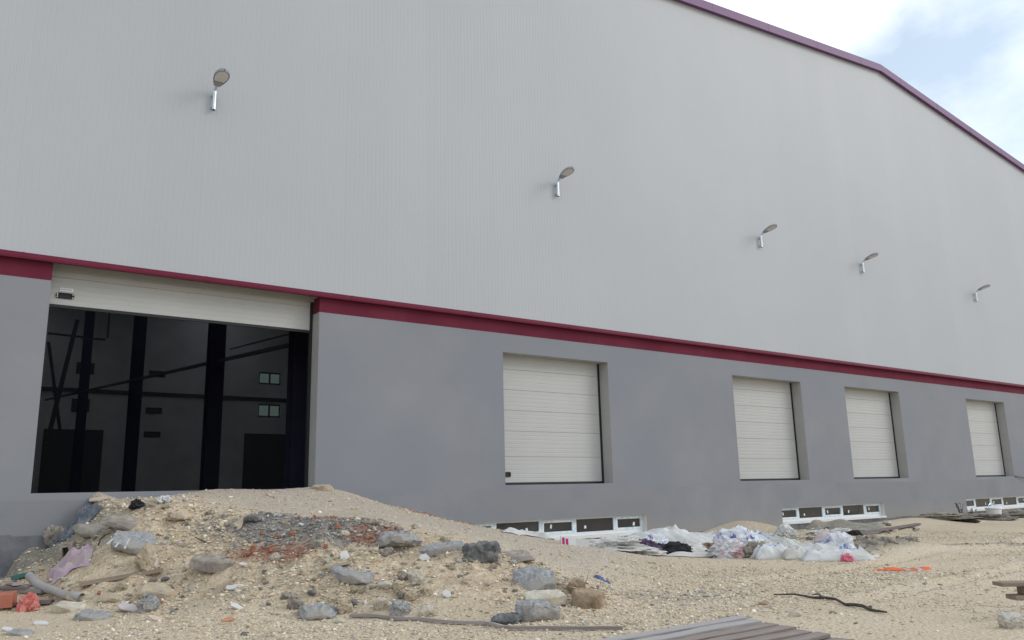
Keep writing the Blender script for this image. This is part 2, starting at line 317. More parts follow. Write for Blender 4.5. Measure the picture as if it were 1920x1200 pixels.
loose = np.zeros(len(gv)); nn = near.ravel(); loose[nn] = rubble_mask(gv[nn,0], gv[nn,1])
def vcol(me, name, r, g, b):
    at = me.color_attributes.new(name, 'FLOAT_COLOR', 'POINT')
    c = np.ones((len(r), 4), np.float32); c[:,0] = r; c[:,1] = g; c[:,2] = b; at.data.foreach_set('color', c.ravel())
vcol(gme, 'soil', zg, zr, zm); lane = np.zeros(len(gv)); lane[nn] = np.clip(base_height(gv[nn,0], gv[nn,1])/.3, 0, 1)*np.clip((gv[nn,1]-(18.9-1.55*gv[nn,0]))/1.2, 0, 1)
vcol(gme, 'soil2', zd, loose, lane*.95)
gm = bpy.data.materials.new('earth'); gm.use_nodes = True; t = gm.node_tree; b = t.nodes['Principled BSDF']; l = t.links.new
b.inputs['Roughness'].default_value = .97; b.inputs['Specular IOR Level'].default_value = .2
tcn = N(t, 'ShaderNodeTexCoord')
def noise_n(sc, det=8, rough=.62):
    n = N(t, 'ShaderNodeTexNoise'); n.inputs['Scale'].default_value = sc; n.inputs['Detail'].default_value = det; n.inputs['Roughness'].default_value = rough; l(tcn.outputs['Object'], n.inputs['Vector']); return n
def ramp(src, *stops):
    r = N(t, 'ShaderNodeValToRGB'); e = r.color_ramp.elements
    while len(e) < len(stops): e.new(.5)
    for k, (p, c) in enumerate(stops): e[k].position = p; e[k].color = (*c, 1)
    l(src, r.inputs['Fac']); return r.outputs['Color']
def mixc(fac, a, bb):
    m = N(t, 'ShaderNodeMixRGB'); l(fac, m.inputs['Fac'])
    l(a, m.inputs['Color1'])
    if isinstance(bb, tuple): m.inputs['Color2'].default_value = (*bb, 1)
    else: l(bb, m.inputs['Color2'])
    return m.outputs['Color']
big = ramp(noise_n(.45).outputs['Fac'], (.32, (.50,.405,.285)), (.5, (.60,.495,.365)), (.68, (.64,.545,.415)))
fine = ramp(noise_n(28, 6, .7).outputs['Fac'], (.32, (.34,.27,.18)), (.52, (.60,.50,.365)), (.70, (.76,.67,.54)))
m1 = N(t, 'ShaderNodeMixRGB'); m1.inputs['Fac'].default_value = .55; l(big, m1.inputs['Color1']); l(fine, m1.inputs['Color2']); basec = m1.outputs['Color']
track = ramp(noise_n(.9, 5).outputs['Fac'], (.52, (0,0,0)), (.70, (.6,.6,.6)))
basec = mixc(track, basec, (.52,.46,.37))
at1 = N(t, 'ShaderNodeVertexColor', layer_name='soil'); sp1 = N(t, 'ShaderNodeSeparateColor'); l(at1.outputs['Color'], sp1.inputs[0])
at2 = N(t, 'ShaderNodeVertexColor', layer_name='soil2'); sp2 = N(t, 'ShaderNodeSeparateColor'); l(at2.outputs['Color'], sp2.inputs[0])
loosec = ramp(noise_n(9, 9, .7).outputs['Fac'], (.30, (.33,.25,.16)), (.5, (.55,.445,.315)), (.7, (.67,.575,.44)))
damp = ramp(noise_n(1.7, 6, .6).outputs['Fac'], (.46, (0,0,0)), (.66, (.75,.75,.75)))
loosec = mixc(damp, loosec, (.36,.285,.20))
basec = mixc(sp2.outputs[1], basec, loosec)
lanec = ramp(noise_n(12, 8, .65).outputs['Fac'], (.3, (.37,.31,.245)), (.52, (.48,.415,.335)), (.75, (.58,.51,.42)))
basec = mixc(sp2.outputs[2], basec, lanec)
greyc = ramp(noise_n(16, 9, .7).outputs['Fac'], (.3, (.16,.15,.14)), (.55, (.27,.25,.225)), (.75, (.40,.36,.305)))
redc = ramp(noise_n(14, 9, .7).outputs['Fac'], (.32, (.26,.19,.14)), (.55, (.33,.155,.10)), (.75, (.40,.20,.13)))
mudc = ramp(noise_n(7, 9, .7).outputs['Fac'], (.3, (.20,.18,.15)), (.6, (.29,.265,.22)), (.8, (.35,.32,.27)))
basec = mixc(sp1.outputs[2], basec, mudc); basec = mixc(sp1.outputs[0], basec, greyc); basec = mixc(sp1.outputs[1], basec, redc)
dk = N(t, 'ShaderNodeMath', operation='MULTIPLY'); dk.inputs[1].default_value = .55; l(sp2.outputs[0], dk.inputs[0]); basec = mixc(dk.outputs[0], basec, (.24,.225,.205))
l(basec, b.inputs['Base Color'])
vb = N(t, 'ShaderNodeTexVoronoi'); vb.inputs['Scale'].default_value = 26; l(tcn.outputs['Object'], vb.inputs['Vector'])
hm = N(t, 'ShaderNodeMath', operation='ADD'); l(noise_n(18, 10, .7).outputs['Fac'], hm.inputs[0]); l(vb.outputs['Distance'], hm.inputs[1])
bp = N(t, 'ShaderNodeBump'); bp.inputs['Strength'].default_value = .8; bp.inputs['Distance'].default_value = .03; l(hm.outputs[0], bp.inputs['Height']); l(bp.outputs['Normal'], b.inputs['Normal'])
ground = link('ground', gme, gm); gme.shade_smooth(); tag(ground, 'bare sandy construction yard with an earth ramp up to the big door', 'ground', kind='structure')

# loose gravel: small stones nobody could count, three kinds of stuff
rng = np.random.default_rng(7)
def hull_template(seed, npt=9):
    rr = random.Random(seed); bm = bmesh.new()
    for i in range(npt):
        v = Vector((rr.gauss(0,1), rr.gauss(0,1), rr.gauss(0,1))).normalized(); bm.verts.new((v.x*rr.uniform(.75,1.1), v.y*rr.uniform(.55,.9), v.z*rr.uniform(.4,.7)))
    res = bmesh.ops.convex_hull(bm, input=bm.verts)
    bmesh.ops.delete(bm, geom=[g for g in res['geom_interior'] if isinstance(g, bmesh.types.BMVert)], context='VERTS')
    bmesh.ops.triangulate(bm, faces=bm.faces); bm.verts.ensure_lookup_table(); bm.verts.index_update()
    v = np.array([w.co[:] for w in bm.verts]); f = np.array([[w.index for w in q.verts] for q in bm.faces]); bm.free(); return v, f
TPL = [hull_template(100+i, 8+i % 3) for i in range(8)]
def scatter(name, pts, size, palette, weights, label):
    n = len(pts); kind = rng.integers(0, len(TPL), n); V = []; F = []; C = []; off = 0
    cols = np.array(palette)[rng.choice(len(palette), n, p=np.array(weights)/sum(weights))]*rng.uniform(.8, 1.15, (n,1))
    gz = terrain(pts[:,0], pts[:,1])
    for k, (tv, tf) in enumerate(TPL):
        s = np.where(kind == k)[0]
        if not len(s): continue
        a = rng.uniform(0, 2*np.pi, len(s)); ca, sa = np.cos(a)[:,None], np.sin(a)[:,None]
        sz = size[s][:,None]
        x = (tv[:,0]*ca - tv[:,1]*sa)*sz + pts[s,0][:,None]; y = (tv[:,0]*sa + tv[:,1]*ca)*sz + pts[s,1][:,None]
        z = tv[:,2][None]*sz*rng.uniform(.7,1.2,(len(s),1)) + gz[s][:,None] + sz*.15
        V.append(np.stack([x,y,z],-1).reshape(-1,3)); F.append((tf[None]+(np.arange(len(s))*len(tv))[:,None,None]+off).reshape(-1,3)); off += len(s)*len(tv)
        C.append(np.repeat(cols[s], len(tv), 0))
    me = fast_mesh(name, np.concatenate(V), np.concatenate(F)); c = np.concatenate(C)
    vcol(me, 'tint', c[:,0], c[:,1], c[:,2])
    o = link(name, me, GRAVEL); tag(o, label, 'gravel', kind='stuff'); return o
GRAVEL = bpy.data.materials.new('loose_stone'); GRAVEL.use_nodes = True
_vc = N(GRAVEL.node_tree, 'ShaderNodeVertexColor', layer_name='tint'); GRAVEL.node_tree.links.new(_vc.outputs['Color'], GRAVEL.node_tree.nodes['Principled BSDF'].inputs['Base Color'])
GRAVEL.node_tree.nodes['Principled BSDF'].inputs['Roughness'].default_value = .95
def sample(n, x0, x1, y0, y1, dens):
    x = rng.uniform(x0, x1, n); y = rng.uniform(y0, y1, n); k = rng.uniform(0, 1, n) < dens(x, y)
    return np.stack([x[k], y[k]], -1)
def patch(x, y, sc, seed, lo=.42, hi=.6): return np.clip((fbm(x, y, sc, 3, seed)+.5-lo)/(hi-lo), 0, 1)
beige = [(.62,.525,.39),(.74,.67,.56),(.52,.43,.30),(.38,.355,.32),(.24,.22,.20),(.48,.33,.24)]
bw = [6,2.4,5,1.0,.45,.3]
def lane_mask(x, y): return np.clip(base_height(x, y)/.3, 0, 1)*np.clip((y-(18.9-1.55*x))/1.0, 0, 1)
def dens_slope(x, y):
    z = zones(x, y); bare = np.clip(1-bump(x, y, 5.4, 8.9, 1.1, .7, .8, -.9)-bump(x, y, 3.6, 10.6, .8, .5, .6, -.9), .1, 1)
    return np.clip(rubble_mask(x, y)*1.1, 0, 1)*(.12+.75*patch(x, y, .8, 3, .40, .62))*(z[0] < .5)*(1-z[2]*.7)*(1-lane_mask(x, y)*.85)*bare
p = sample(80000, .8, 8.2, 6.8, 15.4, dens_slope); scatter('slope_gravel', p, np.clip(rng.lognormal(-4.05, .5, len(p)), .006, .07), beige, bw, 'beige crushed limestone gravel covering the slope of the earth ramp')
def dens_yard(x, y):
    g = patch(x, y, .42, 9, .40, .62)*.9+.07
    g = g+bump(x, y, 8.6, 8.3, 2.6, 1.5, 1.6, -.7)*(.4+.6*patch(x, y, 1.1, 13))
    g = g*(1-.88*lane_mask(x, y))
    return np.clip(g*(1-np.clip(rubble_mask(x, y), 0, 1))*np.clip(1.35-np.hypot(x-7.5, y-8)/14, .15, 1), 0, 1)
p = sample(165000, 0, 24, 4, 15.2, dens_yard); scatter('yard_gravel', p, np.clip(rng.lognormal(-4.2, .42, len(p)), .006, .045), beige, bw, 'pale gravel strewn over the flat sandy yard')
def dens_grey(x, y): return zones(x, y)[0]
p = sample(17000, 2.6, 6.6, 9.4, 13.6, dens_grey); scatter('crushed_concrete', p, np.clip(rng.lognormal(-4.05, .5, len(p)), .006, .07), [(.21,.20,.19),(.30,.285,.265),(.40,.375,.335),(.14,.135,.13),(.33,.16,.10),(.50,.45,.36)], [4,4,3,1.5,.8,1.5], 'dark grey crushed concrete tipped along the crest of the slope')
def dens_red(x, y): return zones(x, y)[1]*.9
p = sample(42000, 2.6, 12.5, 9.4, 15.35, dens_red); scatter('brick_chips', p, np.clip(rng.lognormal(-4.15, .45, len(p)), .006, .05), [(.34,.135,.08),(.40,.19,.12),(.28,.115,.07),(.48,.40,.31),(.22,.21,.20)], [4,3,2,3,2], 'red brick chips scattered among the dark rubble and along the ramp edge')
def dens_dark(x, y): return zones(x, y)[3]*.7
p = sample(22000, 5, 24, 5.5, 12, dens_dark); scatter('dark_gravel', p, np.clip(rng.lognormal(-4.1, .4, len(p)), .006, .05), [(.16,.155,.15),(.26,.25,.24),(.42,.38,.31)], [3,3,2], 'patches of darker grey gravel on the yard')

# ------------------------------------------------------------------ the warehouse
YF = 15.45                                     # outer face of the plastered wall
X0, X1 = -12.0, 73.0                           # its two ends
SILL = 1.50; DT = 4.617; BB, BT = 5.07, 5.47   # dock sill, dock head, burgundy band bottom and top
YB = 62.0
wh = empty('warehouse', (30.5, YF, 0)); tag(wh, 'large warehouse with light grey ribbed cladding over a grey plastered dock wall', 'building')
def W(o): o.location = Vector(o.location) - Vector((30.5, YF, 0)); o.parent = wh; return o
DOCKS = [(11.165, 14.564), (19.618, 23.04), (25.552, 29.088), (34.21, 37.64), (42.6, 46.05), (51.2, 54.6)]
MAIN = (1.657, 6.521)
WINS = [(9.92, 15.67), (21.44, 27.2), (33.08, 38.84), (44.6, 50.36)]
WZ0, WZ1 = .25, .685
def holed_wall(name, x0, x1, z0, z1, y0, y1, holes, material, reveal_mat=None):
    xs_ = sorted({x0, x1} | {h[i] for h in holes for i in (0, 1)}); zs_ = sorted({z0, z1} | {h[i] for h in holes for i in (2, 3)})
    xs_ = [x for x in xs_ if x0 <= x <= x1]; zs_ = [z for z in zs_ if z0 <= z <= z1]
    solid = {}
    for i in range(len(xs_)-1):
        for j in range(len(zs_)-1):
            cx = (xs_[i]+xs_[i+1])/2; cz = (zs_[j]+zs_[j+1])/2
            solid[i, j] = not any(h[0] < cx < h[1] and h[2] < cz < h[3] for h in holes)
    m = MB(); rv = MB()
    for (i, j), s in solid.items():
        if not s: continue
        a, b_, c, d = xs_[i], xs_[i+1], zs_[j], zs_[j+1]
        m.quad((a,y0,c),(b_,y0,c),(b_,y0,d),(a,y0,d)); m.quad((a,y1,d),(b_,y1,d),(b_,y1,c),(a,y1,c))
        for (di, dj, q) in ((-1,0,[(a,y0,c),(a,y0,d),(a,y1,d),(a,y1,c)]),(1,0,[(b_,y1,c),(b_,y1,d),(b_,y0,d),(b_,y0,c)]),(0,-1,[(a,y1,c),(b_,y1,c),(b_,y0,c),(a,y0,c)]),(0,1,[(a,y0,d),(b_,y0,d),(b_,y1,d),(a,y1,d)])):
            nb = solid.get((i+di, j+dj))
            if nb is None: m.quad(*q)
            elif not nb: (rv if reveal_mat else m).quad(*q)
    me = bpy.data.meshes.new(name); me.from_pydata(m.v+rv.v, [], m.f+[tuple(k+len(m.v) for k in f) for f in rv.f]); me.update()
    o = link(name, me, material)
    if reveal_mat:
        me.materials.append(reveal_mat)
        for k, pl in enumerate(me.polygons): pl.material_index = 1 if k >= len(m.f) else 0
    return W(o)
hol = [(a, b_, SILL, DT) for a, b_ in DOCKS] + [(MAIN[0], MAIN[1], 1.50, BT)]
holed_wall('wall', X0, X1, 1.38, BT, YF, YF+.42, hol, M['plaster'], M['reveal'])
holed_wall('lower_wall', X0, X1, -.6, 1.38, YF-.012, YF+.42, [(a, b_, WZ0, WZ1) for a, b_ in WINS], M['plaster_low'], M['sillw'])
# rough concrete plinth left bare below the plaster at the left end, and a low one along the rest
m = MB()
zt = .84; n = 40
for i in range(n):
    xa = X0+(7.2-X0)*i/n; xb = X0+(7.2-X0)*(i+1)/n
    m.box(xa, xb, YF-.022, YF-.013, -.4, zt+.02*math.sin(i*1.7))
W(m.build('plinth', M['plinth']))
m = MB()
edges = [10.0]+[w for ab in WINS for w in ab]+[X1]
for k in range(60):
    xa = 10.0+(X1-10)*k/60; xb = 10.0+(X1-10)*(k+1)/60
    m.box(xa, xb, YF-.018, YF-.013, -.4, .17+.02*math.sin(k*2.3))
W(m.build('plinth', M['plinth']))
# painted band (set 3 mm proud), returned into the reveal of the big door
for xa, xb in ((X0, MAIN[0]), (MAIN[1], X1)):
    m = MB(); m.box(xa, xb, YF-.003, YF-.0005, BB, 5.40)
    if xa == MAIN[1]: m.box(xa-.003, xa-.0005, YF-.003, YF+.34, BB, 5.40)
    W(m.build('painted_band', M['band']))
# drip flashing
m = MB()
pr = [(YF-.02, 5.375), (YF-.125, 5.365), (YF-.13, 5.40), (YF-.105, 5.475), (YF-.02, 5.485)]
for i in range(len(pr)-1):
    for k in range(12):
        xa = X0+(X1-X0)*k/12; xb = X0+(X1-X0)*(k+1)/12
        m.quad((xa,*pr[i]),(xb,*pr[i]),(xb,*pr[i+1]),(xa,*pr[i+1]))
fl = W(m.build('drip_flashing', M['flash']))
for k in range(29):
    xa = X0+1.2+3*k; m = MB()
    for i in range(1, len(pr)-1): m.bar((xa, pr[i][0]-.002, pr[i][1]), (xa, pr[i+1][0]-.002, pr[i+1][1]), .05, .004, (0,-1,.3))
    m.build('lap_joint', M['flash'], fl)
# gable: apex and slope of the roof edge
AX, AZ, SL = 30.35, 17.80, .107
def rz(x): return AZ - SL*abs(x-AX)
YC = YF-.10
rr = random.Random(4)
for i in range(85):
    xa = X0+i; m = MB(); pts = []
    for k in range(10):
        b0 = xa+.1*k; last = (k == 9)
        pts += [(b0+.004, 0), (b0+.088, 0), (b0+.094, .0024)]
        if last: pts += [(b0+.104, .0002)]
    for (xp, yp), (xq, yq) in zip(pts[:-1], pts[1:]):
        m.quad((xp, YC+yp, 5.47), (xq, YC+yq, 5.47), (xq, YC+yq, rz(xq)+.1), (xp, YC+yp, rz(xp)+.1))
    o = W(m.build('cladding_panel', M['clad']))
    o.location.y += rr.uniform(-.0003, .0003)
# structure behind the cladding (solid, keeps the hall dark)
m = MB()
pl = [(X0, BT), (X1, BT), (X1, rz(X1)), (AX, rz(AX)), (X0, rz(X0))]
m.v = [(x, YF+.0, z) for x, z in pl]+[(x, YF+.3, z) for x, z in pl]
m.f = [(0,1,2,3,4), (9,8,7,6,5)]+[(i, (i+1) % 5, (i+1) % 5+5, i+5) for i in range(5)]
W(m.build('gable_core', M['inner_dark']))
# verge fascia, one length per slope
for s in (-1, 1):
    xe = X0-.2 if s < 0 else X1+.2
    m = MB(); yo, yi = YF-.25, YF-.10
    def sec(x): return [(x, yo, rz(x)), (x, yo, rz(x)+.30), (x, yi+.3, rz(x)+.33), (x, yi+.3, rz(x)+.06), (x, yi, rz(x)+.02)]
    k = 24; base = []
    for i in range(k+1): m.v += sec(AX+(xe-AX)*i/k)
    for i in range(k):
        for j in range(5): m.f.append((i*5+j, i*5+(j+1) % 5, (i+1)*5+(j+1) % 5, (i+1)*5+j))
    m.f += [(0,1,2,3,4), tuple(k*5+j for j in (4,3,2,1,0))]
    fo = W(m.build('verge_fascia', M['fascia']))
    for q in range(14):
        xq = AX+s*(1.5+3*q); m = MB(); m.box(xq-.03, xq+.03, yo-.004, yo-.0005, rz(xq)+.004, rz(xq)+.296); m.build('lap_joint', M['fascia'], fo)
# roof with unseen skylight strips added to brighten the hall, side and back walls, floor
for s in (-1, 1):
    xe = X0 if s < 0 else X1
    cuts = [0, .28, .33, .60, .65, 1]
    for k in (0, 2, 4):
        a, b_ = AX+(xe-AX)*cuts[k], AX+(xe-AX)*cuts[k+1]
        m = MB(); m.v = [(a, YF+.2, rz(a)+.30), (b_, YF+.2, rz(b_)+.30), (b_, YB, rz(b_)+.30), (a, YB, rz(a)+.30), (a, YF+.2, rz(a)+.12), (b_, YF+.2, rz(b_)+.12), (b_, YB, rz(b_)+.12), (a, YB, rz(a)+.12)]
        m.f = [(0,1,2,3),(7,6,5,4),(0,4,5,1),(1,5,6,2),(2,6,7,3),(3,7,4,0)]
        W(m.build('roof_slab', M['roof']))
    for k in (1, 3):
        a, b_ = AX+(xe-AX)*cuts[k], AX+(xe-AX)*cuts[k+1]
        m = MB(); m.quad((a, YF+.2, rz(a)+.22), (b_, YF+.2, rz(b_)+.22), (b_, YB, rz(b_)+.22), (a, YB, rz(a)+.22)); W(m.build('fill_skylight', M['fill_skylight']))
for x in (X0, X1-.3):
    m = MB(); m.box(x, x+.3, YF+.42, YB, -.5, rz(x)+.1); W(m.build('side_wall', M['inner']))
m = MB(); m.box(X0+.3, X1-.3, YF+.42, YB, 1.2, 1.46); m.box(MAIN[0]-.0, MAIN[1], YF+.02, YF+.42, 1.385, 1.495)
W(m.build('floor_slab', M['slab']))
# far inner wall with its two rows of small windows and two door openings
bw_h = [(21.25,22.95,9.95,10.9),(21.3,23.0,7.4,8.42)]
holed_wall('back_wall', X0, X1, 1.2, 20, YB-.3, YB, bw_h, M['inner'])
for a, b_, c, d in bw_h:
    g = MB(); g.quad((a, YB-.2, c), (b_, YB-.2, c), (b_, YB-.2, d), (a, YB-.2, d)); po = W(g.build('inner_window', M['greenglass']))
    fr = MB()
    for xx in (a, (a+b_)/2, b_): fr.box(xx-.06, xx+.06, YB-.28, YB-.21, c, d)
    fr.box(a+.06, (a+b_)/2-.06, YB-.27, YB-.22, c, c+.12); fr.box(a+.06, (a+b_)/2-.06, YB-.27, YB-.22, d-.12, d)
    fr.box((a+b_)/2+.06, b_-.06, YB-.27, YB-.22, c, c+.12); fr.box((a+b_)/2+.06, b_-.06, YB-.27, YB-.22, d-.12, d)
    fo = fr.build('window_frame', M['inner_dark']); fo.parent = po

# sectional doors
def door_panel_mesh(w, h, grooves):
    m = MB(); g = .006; zz = [0]
    st = h/grooves; prof = [(0, .008), (.008, 0)]
    for k in range(1, grooves): prof += [(k*st-.012, 0), (k*st-.004, .003), (k*st+.004, .003), (k*st+.012, 0)]
    prof += [(h-.008, 0), (h, .008)]
    for (za, ya), (zb, yb) in zip(prof[:-1], prof[1:]): m.quad((0,ya,za),(w,ya,za),(w,yb,zb),(0,yb,zb))
    m.quad((0,.045,0),(0,.045,h),(w,.045,h),(w,.045,0)); m.quad((0,.008,h),(w,.008,h),(w,.045,h),(0,.045,h)); m.quad((0,.008,0),(0,.045,0),(w,.045,0),(w,.008,0))
    m.quad((0,.008,0),(0,.008,h),(0,.045,h),(0,.045,0)); m.quad((w,.008,0),(w,.045,0),(w,.045,h),(w,.008,h))
    return m
def sectional(name, a, b_, zb, heights, handle, label=None):
    fr = MB(); y = YF+.36
    fr.box(a, a+.035, y-.02, y+.05, 1.5, DT+(.8 if name == 'big_door' else 0)); fr.box(b_-.06, b_-.001, y-.02, y+.05, 1.5, DT+(.8 if name == 'big_door' else 0))
    fr.box(a+.035, b_-.06, y-.005, y+.04, zb-.05, zb)                     # rubber foot seal
    d = W(fr.build(name, M['rubber']))
    z = zb
    for h in heights:
        o = door_panel_mesh(b_-a-.095, h-.002, max(3, int(round(h/.1)))).build('door_panel', M['door']); o.location = (a+.035, y, z+.001); o.parent = d; z += h
    hx, hz, hw, hh = handle
    if hw:
        hm_ = MB(); n = 24; pts = []
        for i in range(n):
            t_ = 2*math.pi*i/n; cx, cz = math.cos(t_), math.sin(t_); pts.append((hx+hw/2*math.copysign(abs(cx)**.45, cx), hz+hh/2*math.copysign(abs(cz)**.45, cz)))
        hm_.v = [(p_[0], y-.02, p_[1]) for p_ in pts]+[(p_[0], y+.004, p_[1]) for p_ in pts]+[(hx+(p_[0]-hx)*.72, y-.02, hz+(p_[1]-hz)*.6) for p_ in pts]+[(hx+(p_[0]-hx)*.68, y-.004, hz+(p_[1]-hz)*.52) for p_ in pts]
        for i in range(n):
            j = (i+1) % n
            hm_.f += [(i, j, j+n, i+n), (i, j, j+2*n, i+2*n), (i+2*n, j+2*n, j+3*n, i+3*n)]
        hm_.f.append(tuple(range(3*n, 4*n)))
        o = hm_.build('handle', M['rubber']); o.parent = d
        if name == 'big_door':
            for sx, sz in ((-1,-1),(-1,0),(-1,1),(1,-1),(1,1)):
                s_ = MB(); s_.tube([(hx+sx*hw*.42, y-.021, hz+sz*hh*.26), (hx+sx*hw*.42, y-.025, hz+sz*hh*.26)], .009, 8); o = s_.build('screw', M['galv']); o.parent = d
    return d
HT = [.61, .61, .5, .5, .5, .5]
for k, (a, b_) in enumerate(DOCKS): sectional('dock_door', a, b_, 1.555, HT, (a+.33, 1.75, .17, .12) if k == 0 else (a+.13, 1.74, 0, 0))
bd = sectional('big_door', MAIN[0], MAIN[1], 4.735, [.50, .30], (1.925, 4.905, .29, .105))
# maker's sticker over the handle: white strip with a line of small grey print
m = MB(); m.box(1.84, 2.045, YF+.352, YF+.356, 4.985, 5.045); st = m.build('sticker', M['paper']); st.parent = bd
m = MB(); xx = 1.856
for wd in (.012,.010,.012,.008,.012,.010,.007,.012,.012,.010):
    m.box(xx, xx+wd, YF+.350, YF+.3519, 5.008, 5.008+(.018 if wd > .009 else .026)); xx += wd+.0065
pt = m.build('print', M['ink']); pt.parent = bd
# header board above the big door leaf, behind the flashing
m = MB(); m.box(MAIN[0], MAIN[1], YF+.30, YF+.34, 5.34, BT); W(m.build('door_header', M['reveal']))

# basement strip windows: surround, two frame colours, five lights with stickers
def strip_window(a, b_, k):
    yf = YF+.13
    s = MB(); s.box(a, b_, yf, yf+.07, WZ0, WZ0+.085); s.box(a, b_, yf, yf+.07, WZ1-.04, WZ1); s.box(a, a+.05, yf, yf+.07, WZ0+.085, WZ1-.04); s.box(b_-.05, b_, yf, yf+.07, WZ0+.085, WZ1-.04)
    w = W(s.build('strip_window', M['pvc']))
    m = MB(); m.box(a-.02, b_+.02, YF-.045, YF+.13, WZ0-.06, WZ0-.001); o = m.build('sill', M['sillw']); o.parent = w
    inner = b_-a-.1; ws = [.17, .235, .19, .235, .17]; x = a+.05; r_ = random.Random(k)
    for i, q in enumerate(ws):
        x2 = x+inner*q/sum(ws); last = i == 4
        if not last:
            m = MB(); m.box(x2-.045, x2+.045, yf-.004, yf+.06, WZ0+.085, WZ1-.04); o = m.build('mullion', M['film']); o.parent = w
        p0 = x+(0 if i == 0 else .045); p1 = x2-(0 if last else .045); g = .0
        if i % 2 == 0:
            g = .05; m = MB(); z0, z1 = WZ0+.085, WZ1-.04
            m.box(p0, p1, yf-.012, yf+.05, z0, z0+g); m.box(p0, p1, yf-.012, yf+.05, z1-g, z1); m.box(p0, p0+g, yf-.012, yf+.05, z0+g, z1-g); m.box(p1-g, p1, yf-.012, yf+.05, z0+g, z1-g)
            o = m.build('sash', M['film']); o.parent = w
        m = MB(); m.box(p0+g, p1-g, yf+.025, yf+.035, WZ0+.085+g, WZ1-.04-g); pa = m.build('pane', M['glass']); pa.parent = w
        sx = p0+(p1-p0)*(r_.choice([.25,.72,.3])); sz = WZ0+.085+g+r_.uniform(.02,.08); m = MB()
        t_ = r_.uniform(-.35,.35); c_, s_ = math.cos(t_), math.sin(t_); hw, hh = r_.choice([.026,.034]), r_.choice([.035,.045])
        m.v = [(sx+i_*hw*c_-j_*hh*s_, yf+.0245, sz+.05+i_*hw*s_+j_*hh*c_) for i_, j_ in ((-1,-1),(1,-1),(1,1),(-1,1))]; m.f = [(0,1,2,3)]
        o = m.build('sticker', M['paper']); o.parent = w
        x = x2
for k, (a, b_) in enumerate(WINS): strip_window(a, b_, k)
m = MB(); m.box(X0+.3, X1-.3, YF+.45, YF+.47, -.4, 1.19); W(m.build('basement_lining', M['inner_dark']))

# steel frame seen through the open door
def column(x, y, w, dpt):
    m = MB(); m.box(x-w/2, x+w/2, y, y+.02, 1.46, 16); m.box(x-w/2, x+w/2, y+dpt, y+dpt+.02, 1.46, 16); m.box(x-.012, x+.012, y+.02, y+dpt, 1.46, 16)
    m.box(x-w/2-.12, x+w/2+.12, y-.15, y+dpt+.15, 1.462, 1.56)
    return W(m.build('steel_column', M['dark_steel']))

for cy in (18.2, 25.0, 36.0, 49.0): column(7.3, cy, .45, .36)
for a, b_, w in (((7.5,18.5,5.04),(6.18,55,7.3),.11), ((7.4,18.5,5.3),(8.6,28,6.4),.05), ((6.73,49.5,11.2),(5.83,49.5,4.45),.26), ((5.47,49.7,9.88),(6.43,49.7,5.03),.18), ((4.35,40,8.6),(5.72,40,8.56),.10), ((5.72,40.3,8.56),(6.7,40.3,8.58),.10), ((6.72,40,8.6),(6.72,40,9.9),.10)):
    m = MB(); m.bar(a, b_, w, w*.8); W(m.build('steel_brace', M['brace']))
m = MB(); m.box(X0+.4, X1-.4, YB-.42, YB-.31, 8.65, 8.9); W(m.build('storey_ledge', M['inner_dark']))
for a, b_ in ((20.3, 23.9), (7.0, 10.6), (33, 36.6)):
    m = MB(); m.box(a, b_, YB-.36, YB-.31, 1.46, 6.12); W(m.build('dark_doorway', M['inner_dark']))  # dark box stands in for the shade inside a door opening
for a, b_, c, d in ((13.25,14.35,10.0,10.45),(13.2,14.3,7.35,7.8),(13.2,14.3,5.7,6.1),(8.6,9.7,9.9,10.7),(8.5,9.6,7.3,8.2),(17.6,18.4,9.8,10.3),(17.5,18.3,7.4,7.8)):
    m = MB(); m.box(a, b_, YB-.34, YB-.31, c, d); W(m.build('unlit_window', M['inner_dark']))  # dark panel paints the shade of a small unlit window
# cable sagging off the wall past the last dock in view
m = MB(); m.tube([(37.64+.02*i*0+.45*i, YF-.02-.05*i, 1.50+.07*0-.035*i*i) for i in range(8)], .018, 6); W(m.build('wall_cable', M['cable']))

